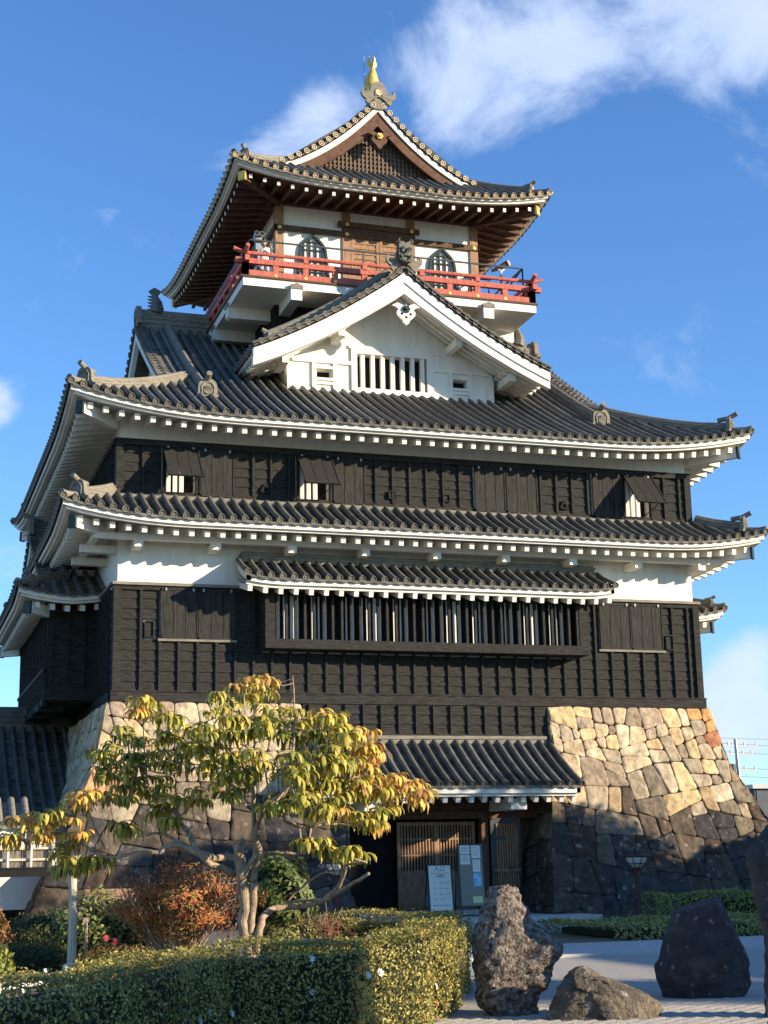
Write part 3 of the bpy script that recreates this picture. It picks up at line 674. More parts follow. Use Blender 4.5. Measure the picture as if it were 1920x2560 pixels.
for s in (0, L-.12):
    for j in range(6):
        d0, d1 = lerp(0, 1.3, j/6), lerp(0, 1.3, (j+1)/6)
        f.add([HY.P(0, s+q, d, z) for q in (0, .12) for d, z in ((d0, -.24), (d1, -.24), (d1, -.06), (d0, -.06))], [(0, 1, 5, 4), (1, 2, 6, 5), (2, 3, 7, 6), (3, 0, 4, 7), (0, 3, 2, 1), (4, 5, 6, 7)])
f.build('eave_fascia', M['white'], ry)
r = MB(); nr = 25
for i in range(nr+1):
    s = .12+(L-.24)*i/nr; p = HY.E(0, s, .13, -.15); q = HY.E(0, s, 1.35, .22); r.beam(p, q, .14, .16)
r.quad(HY.E(0, 0, .15, -.01), HY.E(0, L, .15, -.01), HY.E(0, L, 1.38, .42), HY.E(0, 0, 1.38, .42))
tag(r.build('rafters', M['white'], ry), kind='stuff')
r = MB(); r.box(3.72, CX+5.78, -.26, -.0, 10.36, 10.56); r.box(3.7, CX+5.8, -.3, 0, 10.56, 10.61); r.box(3.74, CX+5.76, -.22, 0, 10.61, 10.68); r.build('flashing_tiles', M['ridge'], ry)
# ---- entrance porch roof
EX = 3.96
HE = Hip(CX-EX, CX+EX, -2.28, 4.0, 3.43, 0.50, 0.06, 0.0, 1.0)
t = MB(); c = Caps(t); L = HE.len[0]
slope_tiles(t, c, lambda s, d, dz: HE.P(0, s, d, dz), 0, L, lambda s: 2.2)
re = t.build('porch_roof', [M['tile'], M['tile']], K, smooth=True, angle=40)
f = MB(); f.box(CX-EX, CX+EX, -2.28, -2.16, 3.43, 3.64); f.box(CX-EX+.05, CX+EX-.05, -2.16, -2.04, 3.35, 3.43)
for s in (0, L-.12):
    for j in range(5):
        d0, d1 = lerp(0, 2.2, j/5), lerp(0, 2.2, (j+1)/5)
        f.add([HE.P(0, s+q, d, z) for q in (0, .12) for d, z in ((d0, -.27), (d1, -.27), (d1, -.06), (d0, -.06))], [(0, 1, 5, 4), (1, 2, 6, 5), (2, 3, 7, 6), (3, 0, 4, 7), (0, 3, 2, 1), (4, 5, 6, 7)])
f.build('eave_fascia', M['white'], re)
r = MB(); nr = 19
for i in range(nr+1):
    s = .1+(L-.2)*i/nr; r.beam(HE.E(0, s, .25, -.17), HE.E(0, s, 2.2, .75), .14, .18)
r.quad(HE.E(0, 0.05, .2, -.03), HE.E(0, L-.05, .2, -.03), HE.E(0, L-.05, 2.2, .9), HE.E(0, .05, 2.2, .9))
for x in (CX-2.55, CX+1.95): r.box(x, x+.5, -1.75, .2, 2.98, 3.3)
tag(r.build('rafters', M['white'], re), kind='stuff')
r = MB(); r.box(CX-EX+.1, CX+EX-.1, -.22, -.08, 4.98, 5.14); r.box(CX-EX+.1, CX+EX-.1, -.26, -.1, 5.14, 5.24); r.build('flashing_tiles', M['ridge'], re)
# board wall over the entrance
m = MB(); board_wall(m, (5.62, -.1), (1, 0, 0), (0, -1, 0), 7.85, 5.3, 6.16, [0.23+0.558*i-5.62 for i in range(10, 24)], 3)
m.box(5.6, 13.5, -.16, -.1, 5.22, 5.3); m.build('porch_board_wall', M['board'], K)
# gate recess
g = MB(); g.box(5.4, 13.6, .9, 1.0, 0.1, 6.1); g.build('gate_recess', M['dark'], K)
g = MB()
g.box(5.6, 13.3, -.05, .22, 3.05, 3.32); g.box(5.6, 13.3, .0, .3, 2.78, 3.03); g.box(5.6, 13.5, .05, .35, 3.34, 5.2)
for z in (2.95, 3.2, 3.5): g.box(5.6, 13.3, -.07, -.05, z, z+.03)
g.box(12.42, 13.45, .35, .5, .15, 3.4)
gt = g.build('gate_lintel', M['brown'], K)
def lattice_door(x0, x1, y):
    f = MB(); f.box(x0, x0+.1, y, y+.08, .15, 2.7); f.box(x1-.1, x1, y, y+.08, .15, 2.7); f.box(x0+.1, x1-.1, y, y+.08, 2.6, 2.7); f.box(x0+.1, x1-.1, y, y+.08, 1.18, 1.28); f.box(x0+.1, x1-.1, y, y+.08, .15, .25)
    f.box(x0+.1, x1-.1, y+.03, y+.05, .25, 1.18)
    for z in (1.7, 2.17): f.box(x0+.1, x1-.1, y+.01, y+.06, z, z+.05)
    o = f.build('lattice_door', M['brownlit'], K); s = MB(); n = 11
    for i in range(n):
        x = lerp(x0+.16, x1-.16, i/(n-1)); s.box(x-.022, x+.022, y+.015, y+.055, 1.28, 2.6)
    s.build('door_slats', M['brownlit'], o)
    k = MB(); k.box(x0+.1, x1-.1, y+.09, y+.1, 1.28, 2.6); k.build('dark_backing', M['dark'], o)  # near-black sheet behind the slats
lattice_door(8.62, 9.9, .35); lattice_door(9.88, 11.15, .42)
p = MB(); p.box(6.95, 7.02, -.05, .0, .15, 2.75); p.box(6.2, 6.95, -.02, .3, .15, 2.75); p.build('gate_leaf', M['navy'], K)
p = MB(); p.box(11.2, 11.42, .0, .3, .15, 2.78); p.build('gate_post', M['brown'], K)
# open slatted leaf on the right
p = MB(); p.box(11.45, 11.6, -.1, -.02, .1, 2.78); p.box(12.34, 12.42, -.12, -.02, .1, 2.78); p.box(11.6, 12.34, -.1, -.02, 2.62, 2.78); p.box(11.6, 12.34, -.1, -.02, .1, .22); lf = p.build('gate_leaf', M['navy'], K)
p = MB()
for i in range(9): p.box(11.62+.081*i, 11.665+.081*i, -.14, -.1, .2, 2.62)
p.box(11.6, 12.34, -.07, -.05, .2, 2.62); p.box(11.5, 12.36, -.19, -.14, 1.2, 1.28); p.build('leaf_slats', M['brownlit'], lf)
p = MB(); p.box(11.5, 11.9, -.155, -.14, 2.15, 2.25); p.box(11.5, 11.9, -.155, -.14, .5, .6); p.tube([(12.05, -.25, 1.3), (12.05, -.14, 1.3)], .06, 8); p.build('strap_hinge', M['navy'], lf)
# ---- tower base under the balcony, balcony
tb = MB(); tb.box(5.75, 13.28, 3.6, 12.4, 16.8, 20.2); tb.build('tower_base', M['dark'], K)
bl = MB(); X0, X1, Y0, Y1 = 4.305, 14.725, 2.07, 13.93
bl.box(X0, X1, Y0, Y1, 20.05, 20.33)
for x in (5.9, 8.15, 10.55, 12.72): bl.box(x, x+.38, 1.99, 3.7, 19.66, 20.06)
for y in (4.2, 6.5, 8.8, 11.1):
    bl.box(X0+.02, 5.8, y, y+.38, 19.66, 20.06); bl.box(13.2, X1-.02, y, y+.38, 19.66, 20.06)
for y in (4.2, 6.5, 8.8, 11.1): bl.box(X0-.04, X0+.02, y, y+.38, 19.7, 20.16); bl.box(X1-.02, X1+.04, y, y+.38, 19.7, 20.16)
bal = bl.build('balcony', M['white'], K)
cc = MB()
for x in (5.9, 8.15, 10.55, 12.72): cc.prism([(-.03, 0), (.41, 0), (.41, .12), (.19, .2), (-.03, .12)], (x, 1.95, 20.05), (1, 0, 0), (0, 0, 1), (0, .12, 0))
for y in (4.2, 6.5, 8.8, 11.1): cc.box(X0-.08, X0+.06, y-.02, y+.4, 20.06, 20.18)
cc.build('beam_cap', M['ridge'], bal)
dk = MB(); dk.box(X0-.06, X1+.06, Y0-.06, Y1+.06, 20.33, 20.39); dk.build('balcony_deck', M['brown'], bal)
rl = MB(); gd = MB()
def rail_side(p0, p1, out, ext=True):
    p0, p1 = Vector(p0), Vector(p1); d = (p1-p0).normalized(); L = (p1-p0).length
    rl.beam(p0-d*.1, p1+d*.1, .14, .22, off=.13)                       # bottom rail
    z = Vector((0, 0, 1))
    rl.beam(p0-d*.34+z*.56, p1+d*.34+z*.56, .16, .18)                  # middle rail
    n = 12; pts = []; e = .40
    pts = [p0-d*e+z*(.98), p0-d*(e*.5)+z*.90, p0+z*.85, p1+z*.85, p1+d*(e*.5)+z*.90, p1+d*e+z*.98]
    rl.tube(pts, [.072, .075, .07, .07, .075, .072], 8)
    for q in (p0, p1): rl.box(q.x-.1, q.x+.1, q.y-.1, q.y+.1, q.z+.0, q.z+.74)
    k = max(2, round(L/1.0)); 
    for i in range(1, k):
        q = p0+d*L*i/k; w = .095; hgt = .82 if i % 2 == 0 else .52
        rl.box(q.x-w, q.x+w, q.y-.06, q.y+.06, q.z+.1, q.z+hgt)
        if i % 2 == 0: rl.box(q.x-.07, q.x+.07, q.y-.08, q.y+.08, q.z+.62, q.z+.80)
        gd.disc(q+out*.075+z*.12, out, .055, .02, 10, False)
zb = 20.37; i0 = .1
A, B_, C_, D_ = (X0+i0, Y0+i0, zb), (X1-i0, Y0+i0, zb), (X1-i0, Y1-i0, zb), (X0+i0, Y1-i0, zb)
rail_side(A, B_, Vector((0, -1, 0))); rail_side(B_, C_, Vector((1, 0, 0))); rail_side(C_, D_, Vector((0, 1, 0))); rail_side(D_, A, Vector((-1, 0, 0)))
rail = rl.build('railing', M['red'], bal); gd.build('rail_stud', M['gold'], rail)
s = MB(); i1 = .32; zt = 21.78
for a, c in (((X0+i1, Y0+i1), (X1-i1, Y0+i1)), ((X1-i1, Y0+i1), (X1-i1, Y1-i1)), ((X0+i1, Y1-i1), (X0+i1, Y0+i1)), ((X1-i1, Y1-i1), (X0+i1, Y1-i1))):
    s.beam((*a, zt), (*c, zt), .05, .05); s.beam((*a, zt-1.15), (*c, zt-1.15), .03, .03)
    n = 5
    for i in range(n+1): q = Vector((lerp(a[0], c[0], i/n), lerp(a[1], c[1], i/n), 0)); s.box(q.x-.02, q.x+.02, q.y-.02, q.y+.02, zb, zt)
s.beam((X1-i1, Y0+i1, zt), (X1-i1-.9, Y0+i1+.6, zb+.1), .05, .05)
for i in range(34): 
    x = X0+i1+(X1-X0-2*i1)*i/33; s.box(x-.006, x+.006, Y0+i1-.006, Y0+i1+.006, zb, zt-1.15+.0)
s.build('safety_rail', M['navy'], bal)
# ---- tower room
TW0, TW1, TY0, TY1 = 5.785, 13.245, 3.6, 12.4
w = MB(); w.box(TW0+.1, TW1-.1, TY0+.06, TY1-.06, 20.3, 24.0); tw = w.build('tower_wall', M['white'], K)
p = MB()
for x in (5.785, 8.19, 10.56, 12.945):
    p.box(x, x+.3, TY0, TY0+.3, 20.3, 23.8); p.box(x, x+.3, TY1-.3, TY1, 20.3, 23.8)
for x in (TW0, TW1-.3):
    for y in (6.0, 8.0, 10.0): p.box(x-.02 if x < 9 else x, x+.3 if x < 9 else x+.32, y, y+.3, 20.3, 23.8)
p.build('post', M['brownlit'], K)
h = MB()
h.box(TW0-.04, TW1+.04, TY0-.05, TY0+.02, 22.78, 22.98); h.box(TW0-.05, TW0+.02, TY0-.05, TY1, 22.78, 22.98); h.box(TW1-.02, TW1+.05, TY0-.05, TY1, 22.78, 22.98)
h.box(TW0-.04, TW1+.04, TY0-.04, TY0+.02, 21.0, 21.15)
h.box(8.0, 11.0, TY0-.12, TY0-.051, 23.12, 23.32); h.box(TW0-.2, TW1+.2, TY0-.1, TY0+.1, 23.72, 23.95); h.box(TW0-.3, TW0+.1, TY0, TY1, 23.72, 23.95); h.box(TW1-.1, TW1+.3, TY0, TY1, 23.72, 23.95)
h.box(8.19, 10.86, TY0-.03, TY0+.05, 22.98, 23.10)
h.build('tie_beam', M['brown'], K)
g = MB()
for x in (5.93, 8.34, 10.71, 13.1): g.disc((x, TY0-.06, 22.88), (0, -1, 0), .07, .02, 10, False)
for x in (8.34, 10.71): g.disc((x, TY0-.13, 23.22), (0, -1, 0), .07, .02, 10, False)
g.build('nail_cover', M['gold'], K)
for x0 in (8.5, 9.54):
    d = MB(); x1 = x0+1.02; d.box(x0, x0+.1, TY0+.0, TY0+.05, 20.4, 22.78); d.box(x1-.1, x1, TY0, TY0+.05, 20.4, 22.78); d.box(x0+.1, x1-.1, TY0+.04, TY0+.055, 20.4, 22.78)
    for i in range(12): z = 20.5+.19*i; d.add([(x0+.1, TY0+.01, z), (x1-.1, TY0+.01, z), (x1-.1, TY0+.04, z+.17), (x0+.1, TY0+.04, z+.17)], [(0, 1, 2, 3)])
    d.build('sliding_door', M['brownlit'], K)
def kato(xc):
    def half(z, g_=0):  # half-width at height fraction
        pts = [(0, .55), (.25, .52), (.55, .47), (.70, .44), (.80, .36), (.87, .25), (.93, .14), (1.0, 0)]
        for (a, w0), (b_, w1) in zip(pts[:-1], pts[1:]):
            if a <= z <= b_: return lerp(w0, w1, (z-a)/(b_-a))
        return 0
    zb_, H_ = 21.0, 1.72; m = MB(); o = []; i_ = []
    for j in range(29):
        q = j/28; o.append((xc-half(q), zb_+q*H_)); 
    o2 = [(2*xc-a, b_) for a, b_ in o[::-1]]; al = o+o2[1:]
    for (a, b_), (c_, d_) in zip(al[:-1], al[1:]):
        if abs(a-c_)+abs(b_-d_) > 1e-5: m.beam((a, TY0+.0, b_), (c_, TY0+.0, d_), .085, .085, up=(0, 1, 0))
    m.box(xc-.62, xc+.62, TY0-.06, TY0+.05, zb_-.06, zb_+.03)
    for k_ in (-.33, -.11, .11, .33):
        zt_ = max(q for q in [j/40 for j in range(41)] if half(q) >= abs(k_)); m.box(xc+k_-.022, xc+k_+.022, TY0-.01, TY0+.05, zb_, zb_+zt_*H_)
    for z in (21.35, 21.75, 22.15, 22.45):
        hh = half((z-zb_)/H_); m.box(xc-hh, xc+hh, TY0-.005, TY0+.052, z, z+.036)
    m.build('bell_window', M['greenblk'], K)
kato(7.12); kato(11.87)
# ---- top roof
def hT(d):
    if d <= 2.3: return .6*d+.02*d*d
    u = 5.61-d; return (27.98-(1.15*u-.105*u*u))-23.88
HT = Hip(3.905, 15.125, 1.51, 14.45, 23.62, .6, .02, 0.46, 4.2, zoff=.25, hfn=hT)
def dmT(k, s, L):
    q = min(s, L-s)
    if k in (1, 3): return q if q < 1.9 else 5.6
    return min(q, 2.4)
rtp = make_roof(HT, ALLS, dmT, 'top_roof', M['goldcap'])
eave_parts(HT, ALLS, rtp, 2.05, M['white'], M['white'], rpitch=.477, rw=.115, rh=.14, set_=.30, drop=.10, slope=.16, fh=.11, rmat=M['brown'], sof=M['brown'])
for c in range(4):
    hip_ridge(HT, c, 2.5, rtp, .85, disc=M['goldcap'], oni=1.0); hip_rafter(HT, c, 2.0, rtp, M['brown'], M['gold'], w=.22, h=.26, z=-.22)
for x in (CX-3.1, CX+3.1):
    for k in (1, 3):
        if (k == 3) != (x < CX): continue
        d0 = 2.4
        for yy, s in ((3.85, None), (12.1, None)):
            s = (yy-1.51) if k == 1 else (14.45-yy); path = [HT.P(k, s, lerp(2.35, 5.3, i/10), .03) for i in range(11)]
            m = MB(); m.sweep(path, prof_scale(.9, .8)); m.build('descending_ridge', M['ridge'], rtp)
zfT = lambda u: 23.88+hT(5.61-abs(u))
for yv, ny in ((3.35, -1), (12.6, 1)):
    verge((CX, yv), (1, 0, 0), (0, ny, 0), zfT, 3.75, rtp, M['goldcap'], ('white', .08, .26, .02, .14), ('brown', .25, .66, .08, .2, 1.0), pitch=.33)
    g = MB(); n = 14; yy = yv-ny*.55; us = [-3.3+6.6*i/n for i in range(n+1)]
    for a, b_ in zip(us[:-1], us[1:]): g.quad((CX+a, yy, 24.9), (CX+b_, yy, 24.9), (CX+b_, yy, zfT(b_)-.3), (CX+a, yy, zfT(a)-.3))
    gw = g.build('gable_wall', M['brown'], rtp); g = MB(); x = -2.7
    while x <= 2.71:
        zt_ = zfT(x)-.55
        if zt_ > 25.1: g.box(CX+x-.03, CX+x+.03, yy-ny*0-(.06 if ny < 0 else 0), yy+(.06 if ny > 0 else 0), 25.05, zt_)
        x += .15
    z = 25.2
    while z < 27:
        w_ = max([u for u in [j*.05 for j in range(60)] if zfT(u)-.5 > z] or [0])
        g.box(CX-w_, CX+w_, yy-(.035 if ny < 0 else 0), yy+(.035 if ny > 0 else 0), z, z+.05); z += .17
    g.build('gable_lattice', mat('grey_lattice', (.12, .085, .06), (.2, .15, .11), .7, 12), gw)
    g = MB(); g.box(CX-3.0, CX+3.0, min(yy, yy+ny*.35), max(yy, yy+ny*.35), 24.98, 25.12); g.build('flashing_tiles', M['ridge'], rtp)
gegyo(CX, 3.26, 26.45, .85, M['brown'], M['gold'], rtp)
m = MB(); m.sweep([(CX, 3.3, 27.9), (CX, 12.7, 27.9)], prof_scale(1.2, 1.9)); m.build('main_ridge', M['ridge'], rtp)
onigawara(rtp, (CX, 3.24, 28.18), (0, -1, 0), .86, disc=M['goldcap'], horn=False, wings=True); onigawara(rtp, (CX, 12.75, 28.18), (0, 1, 0), .95, disc=M['goldcap'], horn=False, wings=True)
def goldfish(y, s):
    m = MB(); p = Vector((CX, y, 28.45))
    p.z -= .02; pts = [(0, -.30, 0.0), (0, -.22, .18), (0, -.02, .38), (0, .10, .62), (0, .06, .9), (0, -.02, 1.15), (0, -.05, 1.35)]
    m.tube([p+Vector((a, s*b_, c_)) for a, b_, c_ in pts], [.15, .22, .27, .29, .24, .15, .07], 10)
    for sg in (-1, 1):
        m.add([p+Vector((sg*.02, -s*.02, 1.25)), p+Vector((sg*.20, s*.05, 1.55)), p+Vector((sg*.10, s*.0, 1.95)), p+Vector((0, s*.0, 1.4))], [(0, 1, 2, 3)])
        for z, ln in ((.25, .38), (.42, .30), (.62, .25)):
            m.add([p+Vector((sg*.2, 0, z)), p+Vector((sg*ln, -s*.05, z+.22)), p+Vector((sg*.2, s*.05, z+.14)), p+Vector((sg*.18, s*.02, z+.05))], [(0, 1, 2, 3)])
        m.tube([p+Vector((sg*.12, -s*.3, .16)), p+Vector((sg*.12, -s*.36, .18))], .05, 6)
    m.add([p+Vector((0, -s*.05, 1.3)), p+Vector((0, -s*.3, 1.6)), p+Vector((0, -s*.12, 2.0)), p+Vector((0, s*.08, 1.6))], [(0, 1, 2, 3)])
    for i in range(6): a = p+Vector((0, s*.3, .25+.16*i)); m.add([a, a+Vector((0, s*.16, .12)), a+Vector((0, -s*.02, .16))], [(0, 1, 2)])
    # jaws
    m.tube([p+Vector((0, -s*.28, .1)), p+Vector((0, -s*.5, .2))], [.16, .07], 8); m.tube([p+Vector((0, -s*.25, 0)), p+Vector((0, -s*.46, -.02))], [.12, .05], 8)
    m.v = [(CX+(a-CX)*1.0, b_, 28.43+(c_-28.43)*.86) for a, b_, c_ in m.v]; m.build('golden_fish', M['gold'], rtp, smooth=True, angle=45)
goldfish(3.95, 1); goldfish(12.1, -1)
m = MB(); m.tube([(CX-.22, 4.2, 28.5), (CX-.22, 4.2, 30.2)], [.02, .008], 5); m.build('lightning_rod', M['metalgrey'], rtp)
# ---- side annexes
def annex(sg):
    ex = CX+sg*(CX+2.5); inn = CX+sg*(CX-.6); x0, x1 = min(ex, inn), max(ex, inn)
    wx = CX+sg*(CX+1.5); w = MB(); a, b_ = sorted((wx, CX+sg*CX))
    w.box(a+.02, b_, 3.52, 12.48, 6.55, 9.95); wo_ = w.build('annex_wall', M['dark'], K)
    m = MB()
    if sg < 0:
        board_wall(m, (a, 3.5), (1, 0, 0), (0, -1, 0), b_-a, 6.5, 9.6, [.12, .6, 1.1], 1); board_wall(m, (a, 12.5), (0, -1, 0), (-1, 0, 0), 9.0, 6.5, 9.6, [.3+.6*i for i in range(15)], 1)
        m.box(a-.12, b_, 3.3, 3.42, 6.55, 6.95); m.box(a-.12, a, 3.42, 12.4, 6.4, 6.6)
        for i in range(30): m.box(a-.11, a-.06, 3.5+.3*i, 3.56+.3*i, 6.4, 7.5)
        m.box(a-.13, a-.045, 3.4, 12.5, 7.45, 7.55)
    else: m.box(b_, b_+.04, 3.5, 12.5, 6.2, 9.9); m.box(a, b_, 3.46, 3.5, 6.2, 9.9)
    m.build('annex_boards', M['board'], K)
    H = Hip(x0, x1, 2.5, 13.5, 9.42, .50, .006, .26, 2.5)
    out_k = 3 if sg < 0 else 1
    def clip(k):
        L = H.len[k]
        if k == 0: return (0, 2.55) if sg < 0 else (L-2.55, L)
        if k == 2: return (L-2.55, L) if sg < 0 else (0, 2.55)
        return (0, L)
    def dm(k, s, L):
        if k in (0, 2):
            q = s if (k == 0) == (sg < 0) else L-s
            return q if q < .75 else 5.5
        return min(s, L-s, 1.05)
    t = MB(); c = Caps(t)
    for k in (0, 2, out_k):
        lo, hi = clip(k); L = H.len[k]
        slope_tiles(t, c, lambda s, d, dz, k=k: H.P(k, s, d, dz), lo, hi, lambda s, k=k, L=L: dm(k, s, L))
    r_ = t.build('annex_roof', [M['tile'], M['tile'] if sg < 0 else M['ridge']], K, smooth=True, angle=40)
    eave_parts(H, (0, 2, out_k), r_, 1.05, M['white'], None, set_=.3, clipf=clip)
    cs = (0, 3) if sg < 0 else (1, 2)
    for cidx in cs: hip_ridge(H, cidx, 1.35, r_, .8, dstart=.3, oni=.9); hip_rafter(H, cidx, .95, r_, M['white'], M['greenblk'])
    xv = CX+sg*(CX+1.75); zf = lambda u: H.zf+H.zo+H.h(5.5-abs(u))
    verge((xv, 8), (0, 1, 0), (sg, 0, 0), zf, 4.75, r_, M['tile'], ('white', .06, .34, .04, .2, 1.0))
    g = MB(); xx = xv-sg*.4; n = 10
    for i in range(n):
        u, v = -4.4+8.8*i/n, -4.4+8.8*(i+1)/n; g.quad((xx, 8+u, 9.9), (xx, 8+v, 9.9), (xx, 8+v, zf(v)-.1), (xx, 8+u, zf(u)-.1))
    g.build('gable_wall', M['white'], r_)
    m = MB()
    for k in (0, 2):
        xx = xv-sg*.75; s = (xx-x0) if k == 0 else (x1-xx); path = [H.P(k, s, lerp(1.3, 5.3, i/10), .03) for i in range(11)]; m.sweep(path, prof_scale(.95, .9))
    zz = zf(0); q0, q1 = sorted((xv, CX+sg*(CX-.3))); m.sweep([(q0, 8, zz-.03), (q1, 8, zz-.03)], prof_scale(1.2, 1.7)); m.build('annex_ridge', M['tile'], r_)
    onigawara(r_, (xv+sg*.05, 8, zz+.2), (sg, 0, 0), 1.1)
    if sg < 0:
        cc = MB()
        for i in range(4): y = 4.2+2.2*i; cc.box(a-.16, a+.6, y, y+.3, 6.3, 6.56)
        cc.build('floor_beams', M['board'], K)
annex(-1); annex(1)
# ================================================================ stone base
from mathutils import noise as NZ
def oz(z):
    pts = [(-1.2, 3.2), (-.5, 2.83), (.34, 2.38), (1.3, 1.93), (2.4, 1.36), (3.5, .9), (4.3, .53), (5.4, .3), (6.16, .17)]
    if z <= pts[0][0]: return pts[0][1]
    for (a, b_), (c_, d_) in zip(pts[:-1], pts[1:]):
        if z <= c_: return lerp(b_, d_, (z-a)/(c_-a))
    return pts[-1][1]
def clip_poly(P, nx, ny, c):
    out = []
    for i in range(len(P)):
        a, b_ = P[i], P[(i+1) % len(P)]; da, db = a[0]*nx+a[1]*ny-c, b_[0]*nx+b_[1]*ny-c
        if da <= 0: out.append(a)
        if (da < 0 < db) or (db < 0 < da): t = da/(da-db); out.append((lerp(a[0], b_[0], t), lerp(a[1], b_[1], t)))
    return out
def area(P): return .5*abs(sum(P[i][0]*P[(i+1) % len(P)][1]-P[(i+1) % len(P)][0]*P[i][1] for i in range(len(P))))
def bsp(P, tgt, g, out, dep=0):
    """split a polygon by slanted cuts into tight-fitting angular blocks"""
    A = area(P); cx_, cy_ = sum(p[0] for p in P)/len(P), sum(p[1] for p in P)/len(P); t = tgt(cx_, cy_)
    if A < t*.35 or dep > 12 or (A < t*2.2 and g.random() < .45) or A < t*1.0: out.append(P); return
    w_ = max(p[0] for p in P)-min(p[0] for p in P); h_ = max(p[1] for p in P)-min(p[1] for p in P)
    best = None
    for _ in range(7):
        vert = w_ > h_*g.uniform(.95, 1.5); a = (0 if vert else math.pi/2)+g.gauss(0, .3); nx, ny = math.cos(a), math.sin(a)
        k = g.choice([.5, .4, .6, .3, .7]); pr = [p[0]*nx+p[1]*ny for p in P]; c = lerp(min(pr), max(pr), k+g.uniform(-.08, .08))
        q1, q2 = clip_poly(P, nx, ny, c), clip_poly(P, -nx, -ny, -c)
        if len(q1) < 3 or len(q2) < 3: continue
        sc_ = min(area(q)/(sum(math.dist(q[i], q[i-1]) for i in range(len(q)))**2+1e-9)*(1.12 if len(q) > 4 else .7 if len(q) < 4 else 1) for q in (q1, q2))
        if best is None or sc_ > best[0]: best = (sc_, q1, q2)
    if best is None: out.append(P); return
    a_, b_ = best[1:]
    for q in (a_, b_):
        if len(q) >= 3: bsp(q, tgt, g, out, dep+1)
def stone_face(m, seeds, bound, mapf, nf, colf, rnd, gap=.012, bulge=.030):
    """mapf(u,z)->3D point of the wall plane; nf outward normal; each cell becomes a rounded stone"""
    g_ = random.Random(seeds); cells = []; bsp(bound, lambda x, z: lerp(1.0, .27, min(1, max(0, (z+.6)/5.2))), g_, cells)
    for i, P in enumerate(cells):
        A = area(P)
        if A < .01: continue
        cx_, cy_ = sum(p[0] for p in P)/len(P), sum(p[1] for p in P)/len(P); size = math.sqrt(A)
        # subdivide edges, then pull in
        pts = []
        for k in range(len(P)):
            a, b_ = P[k], P[(k+1) % len(P)]; L = math.hypot(b_[0]-a[0], b_[1]-a[1]); n = max(1, int(L/.07))
            pts += [(lerp(a[0], b_[0], j/n), lerp(a[1], b_[1], j/n)) for j in range(n)]
        # corner rounding
        for _ in range(2): pts = [((pts[q-1][0]+2*pts[q][0]+pts[(q+1) % len(pts)][0])/4, (pts[q-1][1]+2*pts[q][1]+pts[(q+1) % len(pts)][1])/4) for q in range(len(pts))]
        n = len(pts)
        if n < 3: continue
        def ring(s_, h_, jit=0):
            out = []
            for x, y in pts:
                dx, dy = cx_-x, cy_-y; dd = math.hypot(dx, dy)+1e-6; g_ = min(s_, dd*.8); 
                u, z = x+dx/dd*g_, y+dy/dd*g_
                out.append(mapf(u, z)+nf*(h_+rnd.uniform(-jit, jit)))
            return out
        b0 = bulge*min(1.3, .5+size*.6)*g_.uniform(.6, 1.5); sd_ = i*7.31; gap = g_.choice([.004, .007, .011, .018])
        def rg(f, h_):   # f: 0 edge .. 1 centre (after the joint)
            out = []
            for x, y in pts:
                dx, dy = cx_-x, cy_-y; dd = math.hypot(dx, dy)+1e-6; g0 = min(gap, dd*.3); u, z = x+dx/dd*g0+(dx-dx/dd*g0)*f, y+dy/dd*g0+(dy-dy/dd*g0)*f
                q = Vector((u*1.0+sd_, z, sd_)); k_ = (NZ.noise(q*2.2)*.05+NZ.noise(q*5.5)*.03+NZ.noise(q*12)*.012)*min(1, size*1.5)
                out.append(mapf(u, z)+nf*(h_+(k_ if f > 0 or h_ > -.01 else 0)))
            return out
        rings = [rg(0, -.09), rg(0.0, b0*.15), rg(.07, b0*.75), rg(.2, b0*1.0), rg(.42, b0*1.05), rg(.68, b0*1.08)]
        c_ = sum(rg(.97, b0*1.08), Vector())/n
        m.col = colf(cx_, cy_, size, i)
        K_ = len(rings); vs = [v for r_ in rings for v in r_]+[c_]; fs = [(q*n+j, q*n+(j+1) % n, (q+1)*n+(j+1) % n, (q+1)*n+j) for q in range(K_-1) for j in range(n)]+[((K_-1)*n+j, (K_-1)*n+(j+1) % n, K_*n) for j in range(n)]
        m.add(vs, fs)
    m.col = None
rnd = random.Random(5)
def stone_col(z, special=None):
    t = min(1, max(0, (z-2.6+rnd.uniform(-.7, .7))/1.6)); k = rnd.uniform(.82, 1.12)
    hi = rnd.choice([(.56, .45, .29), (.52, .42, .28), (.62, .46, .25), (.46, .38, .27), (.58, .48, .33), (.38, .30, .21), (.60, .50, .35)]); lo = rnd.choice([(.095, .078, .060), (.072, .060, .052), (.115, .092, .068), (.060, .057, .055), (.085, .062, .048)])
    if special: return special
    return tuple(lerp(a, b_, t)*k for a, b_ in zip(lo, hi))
def xr(z): return 13.53-(0.0 if z > 5 else (5-z)*.24)     # left edge of the right block
ZB = -.75
